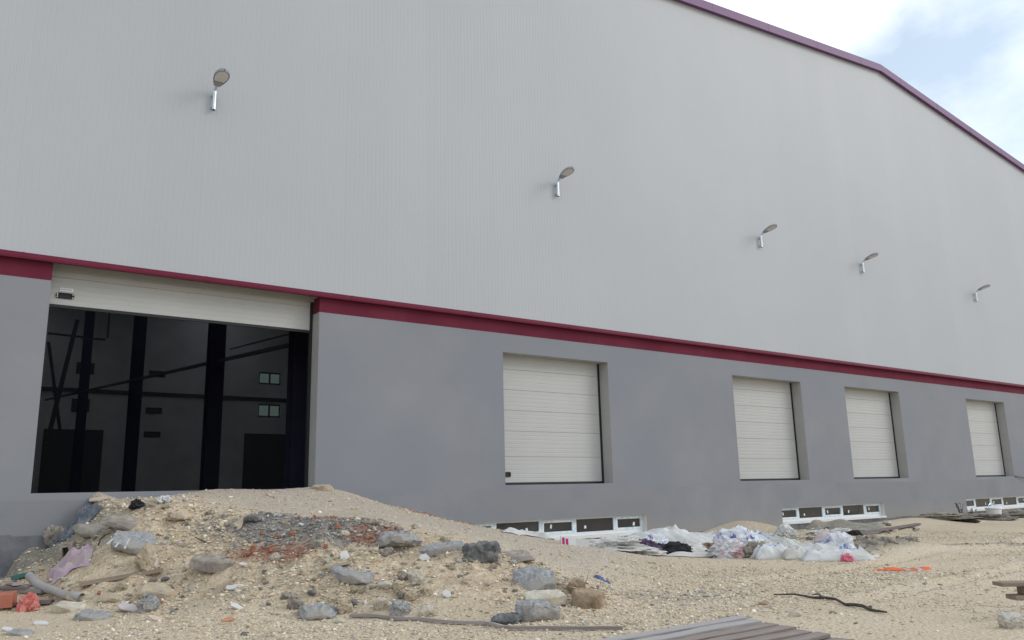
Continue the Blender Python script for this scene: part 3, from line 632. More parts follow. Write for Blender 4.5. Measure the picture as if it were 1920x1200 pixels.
# ------------------------------------------------------------------ wall lamps
LAMPS = [(4.13, 'largest wall lamp, above the big open doorway'), (12.92, 'wall lamp above the first closed dock door'), (21.40, 'wall lamp above the second closed dock door'),
         (27.33, 'wall lamp above the third closed dock door'), (36.09, 'smallest wall lamp in view, above the last dock door')]
def make_lamp():
    r = empty('wall_lamp'); z0 = 8.85; yw = YC
    y = yw-.075
    m = MB(); m.tube([(0,y,z0),(0,y,z0+.40)], .038, 16); m.build('tube', M['galv'], r, True)
    m = MB(); m.tube([(0,y,z0-.006),(0,y,z0-.001)], .03, 12); m.build('tube_mouth', M['rubber'], r)
    for zz in (.06, .32):
        m = MB(); m.box(-.045, .045, y+.02, yw+.012, z0+zz-.02, z0+zz+.02); m.tube([(0,y,z0+zz-.014),(0,y,z0+zz+.014)], .042, 16); m.build('clamp', M['galv'], r, False)
    m = MB(); m.tube([(0,y,z0+.30),(0,y-.01,z0+.39),(0,y-.05,z0+.435),(0,y-.13,z0+.47),(0,y-.22,z0+.492)], .026, 12); m.build('arm', M['galv'], r, True)
    # head: egg-shaped shell, tilted, with rim, lens and gear tray
    prof = [(0,.055),(.04,.075),(.12,.105),(.22,.135),(.32,.145),(.40,.13),(.46,.095),(.49,.045),(.497,.0)]
    tilt = .20; cy0 = y-.12; cz0 = z0+.465
    def pt(s, x, h): return (x, cy0-s*math.cos(tilt)-h*math.sin(tilt)*-1*0-h*math.sin(tilt), cz0+s*math.sin(tilt)+h*math.cos(tilt))
    m = MB(); seg = 9
    for s, w in prof:
        for j in range(seg):
            a = math.pi*j/(seg-1); m.v.append(pt(s, w*math.cos(a), .012+.075*math.sin(a)*(w/.145)**.6 if w else .012))
    for i in range(len(prof)-1):
        for j in range(seg-1): a = i*seg+j; m.f.append((a, a+1, a+seg+1, a+seg))
    m.f.append(tuple(range(seg)))
    sh = m.build('head', M['lamp_grey'], r, True)
    m = MB(); out_ = [(s, w) for s, w in prof]; ring = [(s, w) for s, w in out_]+[(s, -w) for s, w in reversed(out_[:-1])]
    k = len(ring); cs = sum(s for s, w in ring)/k
    m.v = [pt(s, w, .014) for s, w in ring]+[pt(s, w, -.012) for s, w in ring]+[pt(cs+(s-cs)*.87, w*.84, -.012) for s, w in ring]
    for i in range(k):
        j = (i+1) % k; m.f += [(i, j, j+k, i+k), (i+k, j+k, j+2*k, i+2*k)]
    m.build('rim', M['lamp_grey'], r)
    lens = [(s, w) for s, w in ring if s > .1]; k = len(lens); cs = .3
    m = MB(); m.v = [pt(cs+(s-cs)*.87, w*.84, -.010) for s, w in lens]+[pt(cs+(s-cs)*.6, w*.58, -.030) for s, w in lens]
    for i in range(k): j = (i+1) % k; m.f.append((i, j, j+k, i+k))
    m.f.append(tuple(range(k, 2*k))); m.build('lens', M['lens'], r, True)
    m = MB(); m.v = [pt(.03, -.06, -.008), pt(.03, .06, -.008), pt(.13, .095, -.008), pt(.13, -.095, -.008), pt(.03, -.05, -.035), pt(.03, .05, -.035), pt(.12, .08, -.022), pt(.12, -.08, -.022)]
    m.f = [(0,1,5,4),(1,2,6,5),(2,3,7,6),(3,0,4,7),(4,5,6,7)]; m.build('gear_tray', M['lamp_grey'], r)
    m = MB(); m.tube([pt(.495, 0, .0), pt(.515, 0, .012)], .008, 8); m.build('latch', M['rubber'], r)
    return r
def copy_tree(o, parent=None):
    c = o.copy(); col.objects.link(c); c.parent = parent
    for ch in list(o.children): copy_tree(ch, c)
    return c
lamp0 = make_lamp()
for i, (x, lb) in enumerate(LAMPS):
    o = lamp0 if i == 0 else copy_tree(lamp0)
    o.location = (x, 0, 0); o.rotation_euler = (0, 0, 0); tag(o, lb, 'lamp', 'lamps along the clad wall')

ROCKS = [
('concrete_chunk', 5.36, 9.88, 0.638, 0.341, 'round', 'concrete', -4, 'pale grey rounded concrete chunk, leftmost of the row along the ramp crest'),
('concrete_slab', 5.8, 9.48, 0.661, 0.206, 'slab', 'concrete', 5, 'flat light grey concrete slab second in the row along the ramp crest'),
('concrete_block', 6.1, 8.97, 0.516, 0.287, 'block', 'concrete_dark', 2, 'dark stained blocky concrete lump third in the ramp crest row'),
('stone_slab', 6.55, 8.92, 0.629, 0.176, 'slab', 'mudstone', 4, 'brownish stone slab half buried at the right end of the crest row'),
('concrete_slab', 6.21, 8.12, 0.65, 0.393, 'slabt', 'concrete', 9, 'big tilted grey concrete slab at the nose of the ramp'),
('limestone_slab', 6.15, 7.76, 0.579, 0.224, 'slab', 'lime', -3, 'cream limestone slab wedged below the big tilted grey slab'),
('concrete_chunk', 5.6, 7.2, 0.523, 0.279, 'block', 'concrete', -12, 'angular grey concrete chunk lowest at the nose of the ramp, under the cream slab'),
('concrete_chunk', 5.25, 7.28, 0.383, 0.191, 'round', 'concrete_dark', 4, 'small dark grey rounded chunk touching the long wooden strip'),
('clay_clod', 6.56, 7.46, 0.462, 0.277, 'block', 'clay', -8, 'brown crumbly clay clod right of the cream limestone slab'),
('clay_clod', 6.65, 7.77, 0.271, 0.312, 'round', 'clay', 25, 'smaller brown clay lump behind the crumbly clod'),
('concrete_chunk', 3.9, 9.09, 0.539, 0.25, 'round', 'concrete', -2, 'long pale grey concrete chunk at the foot of the slope left of the wooden strip'),
('concrete_chunk', 3.82, 9.53, 0.273, 0.218, 'round', 'mudstone', -6, 'dusty brown-grey chunk just behind the long pale grey chunk'),
('limestone_lump', 4.19, 8.99, 0.198, 0.198, 'block', 'lime_yellow', 6, 'yellowish squarish limestone lump right of the long pale grey chunk'),
('limestone_lump', 4.52, 8.67, 0.234, 0.208, 'round', 'lime', 0, 'cream limestone lump at the slope foot above the wooden strip'),
('concrete_lump', 4.6, 8.42, 0.23, 0.204, 'block', 'concrete', -10, 'grey broken concrete lump touching the cream lump above the wooden strip'),
('concrete_slab', 4.55, 9.61, 0.633, 0.211, 'slab', 'concrete', -7, 'grey concrete slab lying mid slope with a board resting on it'),
('concrete_slab', 2.7, 12.74, 0.687, 0.292, 'slabt', 'concrete', -14, 'tilted grey concrete slab with shiny tape on the upper left slope'),
('boulder', 2.71, 12.11, 0.361, 0.541, 'tall', 'lime_yellow', 22, 'leaning beige boulder under the taped grey slab'),
('stone_slab', 3.44, 11.44, 0.663, 0.253, 'slab', 'mudstone', -8, 'flat grey-brown stone slab mid slope below the dark rubble'),
('stone_slab', 2.77, 11.47, 0.578, 0.219, 'slab', 'lime_yellow', -9, 'flat orange-beige stone below the brown plank on the left slope'),
('concrete_lump', 2.55, 11.07, 0.271, 0.271, 'tall', 'concrete', -25, 'upright grey concrete lump in front of the orange-beige stone'),
('concrete_slab', 1.96, 11.15, 0.466, 0.165, 'slab', 'concrete', -6, 'thin grey concrete slab flat on the gravel at lower left'),
('concrete_block', 2.1, 15.44, 0.452, 0.432, 'block', 'mudstone', -20, 'squared concrete block leaning by the plinth below the blue tarp'),
('mud_lump', 2.39, 14.03, 0.601, 0.282, 'round', 'mud', -12, 'grey mud-covered lump against the bank left of the long buried slab'),
('stone_slab', 2.69, 13.31, 0.752, 0.179, 'slab', 'mudstone', -14, 'long mud-coloured slab buried in the upper left bank'),
('limestone_lump', 3.33, 12.91, 0.369, 0.176, 'round', 'lime_yellow', 0, 'low beige stone near the top of the left bank'),
('limestone_slab', 1.99, 12.08, 0.405, 0.146, 'slab', 'lime_yellow', -6, 'flat buff stone under the end of the brown plank'),
('limestone_slab', 2.24, 11.74, 0.301, 0.127, 'slab', 'lime_yellow', 0, 'flat buff stone between the plank and the pink tile'),
('limestone_slab', 1.81, 11.89, 0.415, 0.175, 'slab', 'lime', -10, 'pale buff stone in front of the grey pipe end'),
('limestone_lump', 4.71, 9.0, 0.189, 0.108, 'round', 'lime', 0, 'thin pale stone mid slope left of the blunt buff one'),
('limestone_lump', 4.82, 8.85, 0.16, 0.134, 'block', 'lime_yellow', 0, 'blunt buff stone mid slope, right of a thin pale one'),
('limestone_lump', 4.8, 8.19, 0.215, 0.164, 'round', 'lime', 8, 'crumbly cream lump above the middle of the wooden strip'),
('limestone_lump', 4.84, 8.62, 0.144, 0.171, 'tall', 'lime_yellow', -10, 'upright buff lump on the slope above the grey broken lump'),
('concrete_lump', 4.21, 12.15, 0.339, 0.153, 'round', 'concrete_dark', 4, 'dark grey chunk at the top edge of the dark rubble'),
('concrete_lump', 4.54, 10.59, 0.183, 0.122, 'block', 'mudstone', -8, 'pale grey pebble-like block below the brick chips'),
('concrete_lump', 4.93, 10.58, 0.139, 0.092, 'block', 'lime', -8, 'small whitish lump beside an orange brick bit in the dark rubble'),
('concrete_lump', 4.34, 9.08, 0.12, 0.107, 'round', 'concrete_dark', 0, 'small dark lump right of the yellowish limestone lump'),
('limestone_lump', 4.02, 8.72, 0.141, 0.089, 'round', 'lime', -14, 'small cream stone in front of the left end of the wooden strip'),
('concrete_lump', 3.8, 9.78, 0.153, 0.125, 'round', 'mudstone', 0, 'dusty lump above the left of the long pale grey chunk'),
('concrete_lump', 4.05, 9.6, 0.124, 0.097, 'round', 'concrete_dark', 0, 'dark stone mid slope above the long pale grey chunk'),
('concrete_slab', 1.15, 10.37, 0.277, 0.097, 'slab', 'concrete', -4, 'low grey slab at the bottom left corner of the yard'),
('limestone_lump', 4.98, 9.85, 0.131, 0.087, 'round', 'lime', 0, 'cream stone directly under the leftmost crest chunk'),
('limestone_lump', 7.67, 5.48, 0.163, 0.088, 'round', 'lime', 10, 'pale cream stone on the bare ground between pallet and branch'),
('limestone_lump', 8.13, 5.33, 0.084, 0.058, 'round', 'mudstone', 0, 'brown pebble beside the pale stone near the branch'),
('limestone_lump', 7.33, 5.79, 0.075, 0.05, 'round', 'lime', 0, 'tiny pale stone at the corner of the pallet'),
('limestone_lump', 8.3, 6.34, 0.139, 0.069, 'round', 'clay', 0, 'flat brown lump left of the branch'),
('concrete_lump', 8.59, 7.53, 0.136, 0.076, 'round', 'concrete', 0, 'lone grey lump on the gravel behind the pallet'),
('concrete_lump', 2.88, 8.46, 0.095, 0.06, 'round', 'concrete_dark', 0, 'dark stone near the bottom edge left of centre'),
('concrete_lump', 2.91, 11.78, 0.112, 0.096, 'round', 'concrete_dark', 0, 'round dark pebble at the right end of the brown plank'),
('concrete_block', 6.51, 15.03, 0.432, 0.151, 'block', 'lime_yellow', 0, 'buff concrete block on the ramp at the corner of the open doorway'),
('foam_block', 8.43, 3.64, 0.257, 0.208, 'block', 'foam', 0, 'pale foam-like block under the stacked boards at the right edge'),
]
SHARDS = [
('tile_shard', 4.64, 9.98, 0.16, 0.131, 'white', -30, 'white tile shard standing mid slope left of the crest chunk'),
('tile_shard', 5.46, 9.35, 0.172, 0.107, 'white', 10, 'white tile shard just under the flat crest slab'),
('tile_shard', 3.46, 10.61, 0.311, 0.111, 'white', 3, 'large white oval shard lying on the left slope'),
('tile_shard', 3.27, 9.94, 0.194, 0.083, 'white', -25, 'narrow white shard near the slope foot'),
('tile_shard', 5.15, 8.32, 0.143, 0.091, 'white', -18, 'white shard alone on the bare right half of the slope'),
('tile_shard', 1.41, 11.09, 0.208, 0.059, 'white', -8, 'thin white shard on the gravel at lower left'),
('tile_shard', 1.06, 10.76, 0.158, 0.065, 'white', -10, 'white shard at the bottom left corner'),
('tile_shard', 2.38, 11.21, 0.335, 0.137, 'pink', -16, 'pale pink tile leaning on the upright grey lump'),
('tile_shard', 3.05, 9.55, 0.173, 0.067, 'terracotta', 6, 'orange terracotta tile piece at the slope foot'),
('tile_shard', 2.47, 10.28, 0.197, 0.084, 'pinkish', -16, 'salmon and white tile piece on the gravel'),
('paper_scrap', 2.79, 12.02, 0.131, 0.261, 'white', -14, 'white torn sheet propped against the leaning boulder'),
('tile_plate', 2.6, 15.18, 0.365, 0.091, 'pinkish', 3, 'cream tile lying on top of the bank below the big door'),
('tile_shard', 14.5, 8.91, 0.157, 0.101, 'white', -35, 'white tile piece left of two on the far debris heap'),
('tile_shard', 14.55, 8.81, 0.101, 0.146, 'white', 20, 'upright white tile piece on the far debris heap'),
('tile_shard', 14.31, 8.42, 0.242, 0.055, 'white', 2, 'thin white strip at the foot of the far debris heap'),
('tile_shard', 4.72, 11.61, 0.132, 0.05, 'white', -25, 'white splinter on the dark rubble patch'),
('tile_shard', 3.7, 11.04, 0.154, 0.062, 'white', -12, 'white splinter below the orange brick bits'),
('tile_shard', 1.95, 13.07, 0.105, 0.079, 'lime', 0, 'small pale shard on the pink cloth'),
('board_piece', 4.01, 12.19, 0.102, 0.22, 'woodpale', -8, 'small upright plywood piece in the dark rubble'),
]
BRICK_BITS = [
(3.87, 11.17, 0.109, 0.172),
(4.07, 11.07, 0.109, 0.093),
(4.94, 10.84, 0.126, 0.11),
(4.59, 10.46, 0.106, 0.09),
(3.79, 11.21, 0.156, 0.094),
(4.45, 11.28, 0.144, 0.08),
(2.16, 11.97, 0.097, 0.064),
(4.3, 11.45, 0.113, 0.073),
(4.5, 10.91, 0.093, 0.062),
(5.11, 10.26, 0.121, 0.061),
(4.97, 10.33, 0.106, 0.068),
(4.15, 11.67, 0.098, 0.074),
(4.91, 11.6, 0.116, 0.066),
(4.79, 11.91, 0.118, 0.068),
(2.72, 11.16, 0.107, 0.069),
]
STRIPS = [
('plank', [(1.99, 12.33), (2.89, 11.93)], 0.1, 0.05, 'woodbrown', 'brown plank lying across the foot of the left slope'),
('wood_strip', [(4.17, 8.79), (4.66, 8.05), (5.03, 7.37), (5.01, 6.88), (5.31, 6.4), (5.65, 5.96)], 0.04, 0.028, 'woodgrey', 'long thin warped wooden strip lying along the slope foot'),
('board', [(4.35, 10.0), (4.65, 9.78)], 0.12, 0.03, 'woodpale', 'short pale board resting on the mid slope grey slab'),
('board', [(1.04, 13.83), (1.64, 12.74)], 0.12, 0.05, 'woodgrey', 'grey board in the scrap pile at far left'),
('board', [(1.28, 13.79), (1.57, 12.89)], 0.11, 0.03, 'woodpale', 'tan board crossing behind the grey board at far left'),
('board', [(1.36, 15.45), (1.34, 13.12)], 0.08, 0.03, 'woodgrey', 'narrow slanted lath at the far left edge'),
('board', [(1.26, 12.63), (1.69, 12.38)], 0.12, 0.04, 'woodpurple', 'dark purple board under the scrap pile'),
('board', [(1.27, 13.49), (1.56, 13.04)], 0.3, 0.03, 'woodpurple', 'dark wide panel behind the tan board in the scrap pile'),
('plank', [(20.19, 12.31), (25.56, 13.46)], 0.16, 0.05, 'woodpurple', 'dark weathered plank on the ridge of sand by the wall'),
('plank', [(33.19, 14.09), (40.2, 15.44)], 0.16, 0.06, 'woodpale', 'long plank leaning behind the white bucket'),
('stick', [(4.26, 10.85), (4.53, 10.86)], 0.025, 0.025, 'woodgrey', 'thin stick poking out under the dark rubble'),
('stick', [(4.12, 11.05), (4.25, 10.92)], 0.02, 0.02, 'woodgrey', 'short splinter below the orange brick bits'),
('plank', [(19.38, 12.97), (21.04, 13.63)], 0.08, 0.05, 'woodpurple', 'short dark board in the litter below the middle window strip'),
('plank', [(22.62, 14.57), (21.69, 13.73)], 0.08, 0.03, 'woodpurple', 'tilted dark batten in the litter below the middle window strip'),
]

# ------------------------------------------------------------------ rubble, litter and timber
FACE = -YAW                                    # turn a thing's width across the line of sight
def gz(x, y): return float(terrain(np.array([x]), np.array([y]))[0])
def rock_mesh(seed, w, d, h, style, rough=1.0):
    rr = random.Random(seed); bm = bmesh.new()
    n = {'round': 26, 'block': 14, 'slab': 16, 'slabt': 16, 'tall': 18}[style]
    p = {'round': 2.6, 'block': 7, 'slab': 5, 'slabt': 5, 'tall': 3}[style]
    for i in range(n):
        if style in ('slab', 'slabt', 'block') and i % 2:
            a = rr.uniform(0, 6.283); c, s = math.cos(a), math.sin(a); q = (abs(c)**3.2+abs(s)**3.2)**(-1/3.2)*rr.uniform(.82, 1.0)
            for zz in (-1, 1): bm.verts.new((c*q*w/2*(1 if zz < 0 else rr.uniform(.8,.98)), s*q*d/2*rr.uniform(.85,1), zz*h/2*rr.uniform(.75,1.0)))
            continue
        v = Vector((rr.gauss(0,1), rr.gauss(0,1), rr.gauss(0,1)))
        k = (abs(v.x)**p+abs(v.y)**p+abs(v.z)**p)**(-1/p)*rr.uniform(.86, 1.0)
        bm.verts.new((v.x*k*w/2, v.y*k*d/2, v.z*k*h/2))
    res = bmesh.ops.convex_hull(bm, input=bm.verts)
    bmesh.ops.delete(bm, geom=[g for g in set(res['geom_interior']) if isinstance(g, bmesh.types.BMVert)], context='VERTS')
    bmesh.ops.bevel(bm, geom=list(bm.edges), offset=min(w, d, h)*.05, segments=1, affect='EDGES')
    bmesh.ops.triangulate(bm, faces=bm.faces)
    S = max(w, d, h)
    for it in range(3):
        long_ = [e for e in bm.edges if e.calc_length() > S*(.22, .12, .085)[it]]
        if long_: bmesh.ops.subdivide_edges(bm, edges=long_, cuts=1, use_grid_fill=True); bmesh.ops.triangulate(bm, faces=bm.faces)
    bm.normal_update(); o3 = Vector((seed*3.1, seed*1.7, 0)); A = min(w, d, h)*.15*rough
    for v in bm.verts:
        q = v.co/S*4+o3; v.co += v.normal*A*(noise.noise(q)*.9+noise.noise(q*2.7)*.6+noise.noise(q*6)*.35)
    me = bpy.data.meshes.new('rock'); bm.to_mesh(me); bm.free(); return me
for i, (nm, x, y, w, h, style, mt, tilt, lb) in enumerate(ROCKS):
    hh = {'round': .82, 'block': .85, 'slab': .58, 'slabt': .42, 'tall': .95}[style]*h
    dd = {'round': .75, 'block': .8, 'slab': .7, 'slabt': .75, 'tall': .8}[style]*w
    if style == 'tall': dd = min(w, h)*.9
    me = rock_mesh(11+i, w, dd, hh, style, .6 if mt == 'clay' else 1.0)
    o = link(nm, me, M[mt], smooth=True)
    o.location = (x, y, gz(x, y)+hh*.22)
    slope = {'slabt': .48, 'slab': .2}.get(style, .1)
    o.rotation_euler = Matrix.Rotation(FACE, 3, 'Z').__matmul__(Matrix.Rotation(R(-tilt), 3, 'Y') @ Matrix.Rotation(slope, 3, 'X')).to_euler()
    tag(o, lb, nm.split('_')[-1], 'rubble chunks on the ramp and yard', 'thing')
    if 'shiny tape' in lb:
        for k in range(3):
            m = MB(); m.box(-w*.36+k*.09-.015, -w*.36+k*.09+.015, -dd*.50, -dd*.02, hh*.40, hh*.43); t_ = m.build('tape_strip', M['tape'], o); t_.rotation_euler = (0,0,.15*k)
def plate_mesh(seed, w, d, th):
    rr = random.Random(seed); m = MB(); n = rr.choice([5,6,7]); a0 = rr.uniform(0,6)
    ring = []
    for i in range(n):
        a = a0+6.283*i/n+rr.uniform(-.3,.3); k = rr.uniform(.75,1); ring.append((math.cos(a)*w/2*k, math.sin(a)*d/2*k))
    m.v = [(p[0], p[1], -th/2+rr.uniform(-.1,.1)*th) for p in ring]+[(p[0]*.96, p[1]*.96, th/2+rr.uniform(-.1,.1)*th) for p in ring]
    m.f = [tuple(range(n))[::-1], tuple(range(n, 2*n))]+[(i, (i+1) % n, (i+1) % n+n, i+n) for i in range(n)]
    return m
for i, (nm, x, y, w, h, mt, tilt, lb) in enumerate(SHARDS):
    m = plate_mesh(40+i, w, max(h*1.2, w*.5), .016 if 'shard' in nm else .022); o = m.build(nm, M[mt])
    steep = 1.05 if h > w*.6 else .45
    o.location = (x, y, gz(x, y)+h*.32)
    o.rotation_euler = (Matrix.Rotation(FACE, 3, 'Z') @ Matrix.Rotation(R(-tilt), 3, 'Y') @ Matrix.Rotation(steep, 3, 'X')).to_euler()
    tag(o, lb, nm.split('_')[-1], 'thin shards lying on the rubble')
for i, (x, y, w, h) in enumerate(BRICK_BITS):
    o = link('brick_piece', rock_mesh(300+i, w*.8, w*.5, h*.65, 'block', .9), M['brick'], smooth=True)
    o.location = (x, y, gz(x, y)+h*.3); o.rotation_euler = (random.Random(i).uniform(-.4,.4), random.Random(i+9).uniform(-.4,.4), i*1.3)
    tag(o, 'broken red brick piece among the dark rubble on the ramp slope', 'brick', 'broken brick pieces in the dark rubble')
# a scatter of fist-sized stones on the slope and at its foot
rs = random.Random(21); kinds = [('limestone_lump', 'lime', 'fist-sized cream limestone lump loose on the ramp slope'), ('limestone_lump', 'lime_yellow', 'fist-sized buff limestone lump loose on the ramp slope'), ('concrete_lump', 'concrete', 'fist-sized grey concrete lump loose on the ramp slope'), ('concrete_lump', 'mudstone', 'fist-sized dusty brown lump loose on the ramp slope')]
pool = {k: [rock_mesh(500+k*7+j, 1, .8, .65, 'round', 1.1) for j in range(4)] for k in range(4)}
cnt = 0
while cnt < 230:
    x = rs.uniform(1.6, 7.4); y = rs.uniform(7.2, 14.0)
    rm = float(rubble_mask(np.array([x]), np.array([y]))[0])
    if rm < .25 or rs.random() > rm: continue
    k = rs.choices(range(4), [5,6,.8,2.6])[0]; s = min(.24, max(.05, rs.lognormvariate(-2.6, .48))); nm, mt, lb = kinds[k]
    me = rs.choice(pool[k]); o = link(nm, me, M[mt], smooth=True); o.scale = (s, s, s*rs.uniform(.7,1.1)); o.rotation_euler = (rs.uniform(-.4,.4), rs.uniform(-.4,.4), rs.uniform(0,6.28))
    o.location = (x, y, gz(x, y)+s*.07); tag(o, lb, 'lump', 'loose stones on the slope: '+mt); cnt += 1

def strip_obj(nm, pts, w, th, mt, lb):
    P = [Vector((x, y, 0)) for x, y in pts]
    if len(P) == 2:                           # stiff board: rests on its two ends, sits on the highest ground under it
        k = 8; za, zb = gz(P[0].x, P[0].y), gz(P[1].x, P[1].y); lift = 0
        for j in range(k+1):
            q = P[0].lerp(P[1], j/k); lift = max(lift, gz(q.x, q.y)-(za+(zb-za)*j/k))
        L_ = [P[0].lerp(P[1], j/3) + Vector((0,0,za+(zb-za)*j/3+lift*.6+th*.5)) for j in range(4)]
    else:
        L_ = []
        for a, b_ in zip(P[:-1], P[1:]):
            for j in range(3): q = a.lerp(b_, j/3); L_.append(Vector((q.x, q.y, gz(q.x, q.y)+th*.6+.01)))
        q = P[-1]; L_.append(Vector((q.x, q.y, gz(q.x, q.y)+th*.6+.01)))
    c = L_[0].copy(); ax = (L_[-1]-L_[0]); ang = math.atan2(ax.y, ax.x); rot = Matrix.Rotation(-ang, 3, 'Z')
    m = MB(); rr = random.Random(int(c.x*100)); n0 = 0; LL = [rot @ (p-c) for p in L_]; k = len(LL)
    for i, p in enumerate(LL):
        d = (LL[min(i+1,k-1)]-LL[max(i-1,0)]).normalized(); sd = d.cross(Vector((0,0,1))).normalized(); u = sd.cross(d)
        ww = w*rr.uniform(.93,1.04)
        for a, b_ in ((-1,-1),(1,-1),(1,1),(-1,1)): m.v.append(tuple(p+sd*(ww/2*a)+u*(th/2*b_)))
    for i in range(k-1):
        for j in range(4): a = i*4+j; b_ = i*4+(j+1) % 4; m.f.append((a, b_, b_+4, a+4))
    m.f += [(3,2,1,0), tuple((k-1)*4+j for j in range(4))]
    o = m.build(nm, M[mt]); o.location = c; o.rotation_euler = (0,0,ang); tag(o, lb, nm.split('_')[-1]); return o
for s in STRIPS: strip_obj(*s)

def cloth(nm, x, y, w, d, rot, amp, mt, lb, cat, seed=0, th=.006, n=40, outline=.25, lift=.01, kf=1.0):
    c, s = math.cos(rot), math.sin(rot); V = []; g = np.linspace(-1, 1, n)
    A, B = np.meshgrid(g, g)
    rad = 1+outline*2*fbm(A*1.3+seed, B*1.3+7, 1.0, 3, seed)
    px = A*w/2*rad; py = B*d/2*(1+outline*2*fbm(A*1.3-3, B*1.3+seed, 1.0, 3, seed+5))
    wx = x+px*c-py*s; wy = y+px*s+py*c
    dr = random.Random(seed); th0 = dr.uniform(0, 3.1); wv = fbm(A*.9+seed, B*.9, 1.0, 3, seed+11)*7; wv2 = fbm(A*1.1-seed, B*1.1, 1.0, 3, seed+17)*7
    f1 = np.clip(.5+.5*np.sin(5.2*kf*(A*math.cos(th0)+B*math.sin(th0))+wv), 0, 1)**1.5
    f2 = np.clip(.5+.5*np.sin(9.0*kf*(A*math.cos(th0+1.1)+B*math.sin(th0+1.1))+wv2), 0, 1)**2
    f1 = f1*(.55+1.1*vnoise(A*1.4+seed, B*1.4, seed+3))
    edge = np.clip((1-np.maximum(np.abs(A), np.abs(B)))*4, .15, 1)
    top = terrain(wx, wy)+lift+amp*(f1*.75+f2*.35)*edge
    z0 = gz(x, y); P = np.stack([wx-x, wy-y, top-z0], -1).reshape(-1,3); Q = P.copy(); Q[:,2] -= th
    V = np.concatenate([P, Q]); F = []
    for i in range(n-1):
        for j in range(n-1):
            a = i*n+j; F += [(a, a+1, a+n+1, a+n), (a+n*n+n, a+n*n+n+1, a+n*n+1, a+n*n)]
    rim = list(range(n))+[i*n+n-1 for i in range(1,n)]+[(n-1)*n+j for j in range(n-2,-1,-1)]+[i*n for i in range(n-2,0,-1)]
    for a, b_ in zip(rim, rim[1:]+rim[:1]): F.append((a, a+n*n, b_+n*n, b_))
    me = bpy.data.meshes.new(nm); me.from_pydata(V.tolist(), [], F); me.update(); o = link(nm, me, M[mt], smooth=False); me.shade_smooth(); o.location = (x, y, z0)
    return tag(o, lb, cat)
def sack(nm, x, y, w, d, h, rot, mt, lb, cat='sack', seed=0, tilt=0, n=56, z=0, wr=1.0):
    g = np.linspace(-1, 1, n); A, B = np.meshgrid(g, g)
    prof = np.clip((1-np.abs(A)**2.6), 0, 1)**.75*np.clip((1-np.abs(B)**2.6), 0, 1)**.75
    pin = 1-.14*np.abs(A)**3
    lump = 1+.9*fbm(A*1.2+seed, B*1.2, 1.0, 3, seed)
    w3 = fbm(A*.8+seed, B*.8, 1.0, 3, seed+21)*8
    cr = np.clip(1-np.abs(fbm(A*2.1+seed, B*1.6+A*.8, 1.0, 4, seed+9))*4, 0, 1)**2
    cr2 = np.clip(1-np.abs(fbm(A*4+seed, B*4-A*2, 1.0, 3, seed+2))*4, 0, 1)**2
    fold = (1-np.abs(np.sin(3.6*A+1.8*B+w3*.7)))**1.6*.19+(1-np.abs(np.sin(2.4*A-5*B+w3*.9)))**1.8*.15+(1-np.abs(np.sin(8*A+6*B+w3*1.4)))**2*.10
    top = h*prof*lump+(cr*.10+cr2*.04+fold)*h*wr*np.clip(prof*2,0.15,1)
    px = A*w/2*(1+.12*fbm(A+seed, B*2, 1.2, 2, seed+4)); py = B*d/2*pin*(1+.2*fbm(A*2, B+seed, 1.2, 2, seed+6))
    P = np.stack([px, py, top], -1).reshape(-1,3); bot = np.stack([px*.97, py*.97, np.full_like(px, -.03)], -1).reshape(-1,3)
    V = np.concatenate([P, bot]); F = []
    for i in range(n-1):
        for j in range(n-1):
            a = i*n+j; F += [(a, a+1, a+n+1, a+n), (a+n*n+n, a+n*n+n+1, a+n*n+1, a+n*n)]
    rim = list(range(n))+[i*n+n-1 for i in range(1,n)]+[(n-1)*n+j for j in range(n-2,-1,-1)]+[i*n for i in range(n-2,0,-1)]
    for a, b_ in zip(rim, rim[1:]+rim[:1]): F.append((a, a+n*n, b_+n*n, b_))
    me = bpy.data.meshes.new(nm); me.from_pydata(V.tolist(), [], F); me.update(); o = link(nm, me, M[mt]); me.shade_smooth()
    o.location = (x, y, gz(x, y)+z); o.rotation_euler = (Matrix.Rotation(rot, 3, 'Z') @ Matrix.Rotation(tilt, 3, 'Y')).to_euler()
    return tag(o, lb, cat)
_ico = bmesh.new(); bmesh.ops.create_icosphere(_ico, subdivisions=5, radius=1.0); _ico.verts.ensure_lookup_table(); _ico.verts.index_update()
ICO_V = [v.co.copy() for v in _ico.verts]; ICO_F = [tuple(v.index for v in f.verts) for f in _ico.faces]; _ico.free()
def crumple(nm, x, y, w, d, h, mt, lb, cat, seed=0, rot=0.0, k=.45, lean=0.0, sag=.0):
    V = []; so = Vector((seed*5.3, seed*2.9, seed*1.3))
    for c in ICO_V:
        q = c*1.15+so; q = q+Vector((noise.noise(q*1.3), noise.noise(q*1.3+Vector((7,0,0))), noise.noise(q*1.3+Vector((0,9,0)))))*.55
        r1 = 1-min(1, abs(noise.noise(q*1.4))*2.6); r2 = 1-min(1, abs(noise.noise(q*3.1+so))*2.4); r3 = 1-min(1, abs(noise.noise(q*6.5))*2.2)
        r = 1-k*.75+k*(r1*.55+r2*.32+r3*.14)+.22*noise.noise(q*.9)
        p = c*r; z = p.z
        pz = (z+.55)*h/1.35
        if pz < 0: pz *= .15
        sp = 1+.35*max(0, .35-z)*(1 if z < .35 else 0)
        V.append((p.x*w/2*sp+lean*pz, p.y*d/2*sp, pz))
    me = bpy.data.meshes.new(nm); me.from_pydata(V, [], ICO_F); me.update(); o = link(nm, me, M[mt]); me.shade_smooth(); me.set_sharp_from_angle(angle=R(55))
    o.location = (x, y, gz(x, y)-.02); o.rotation_euler = (0, 0, rot); return tag(o, lb, cat)
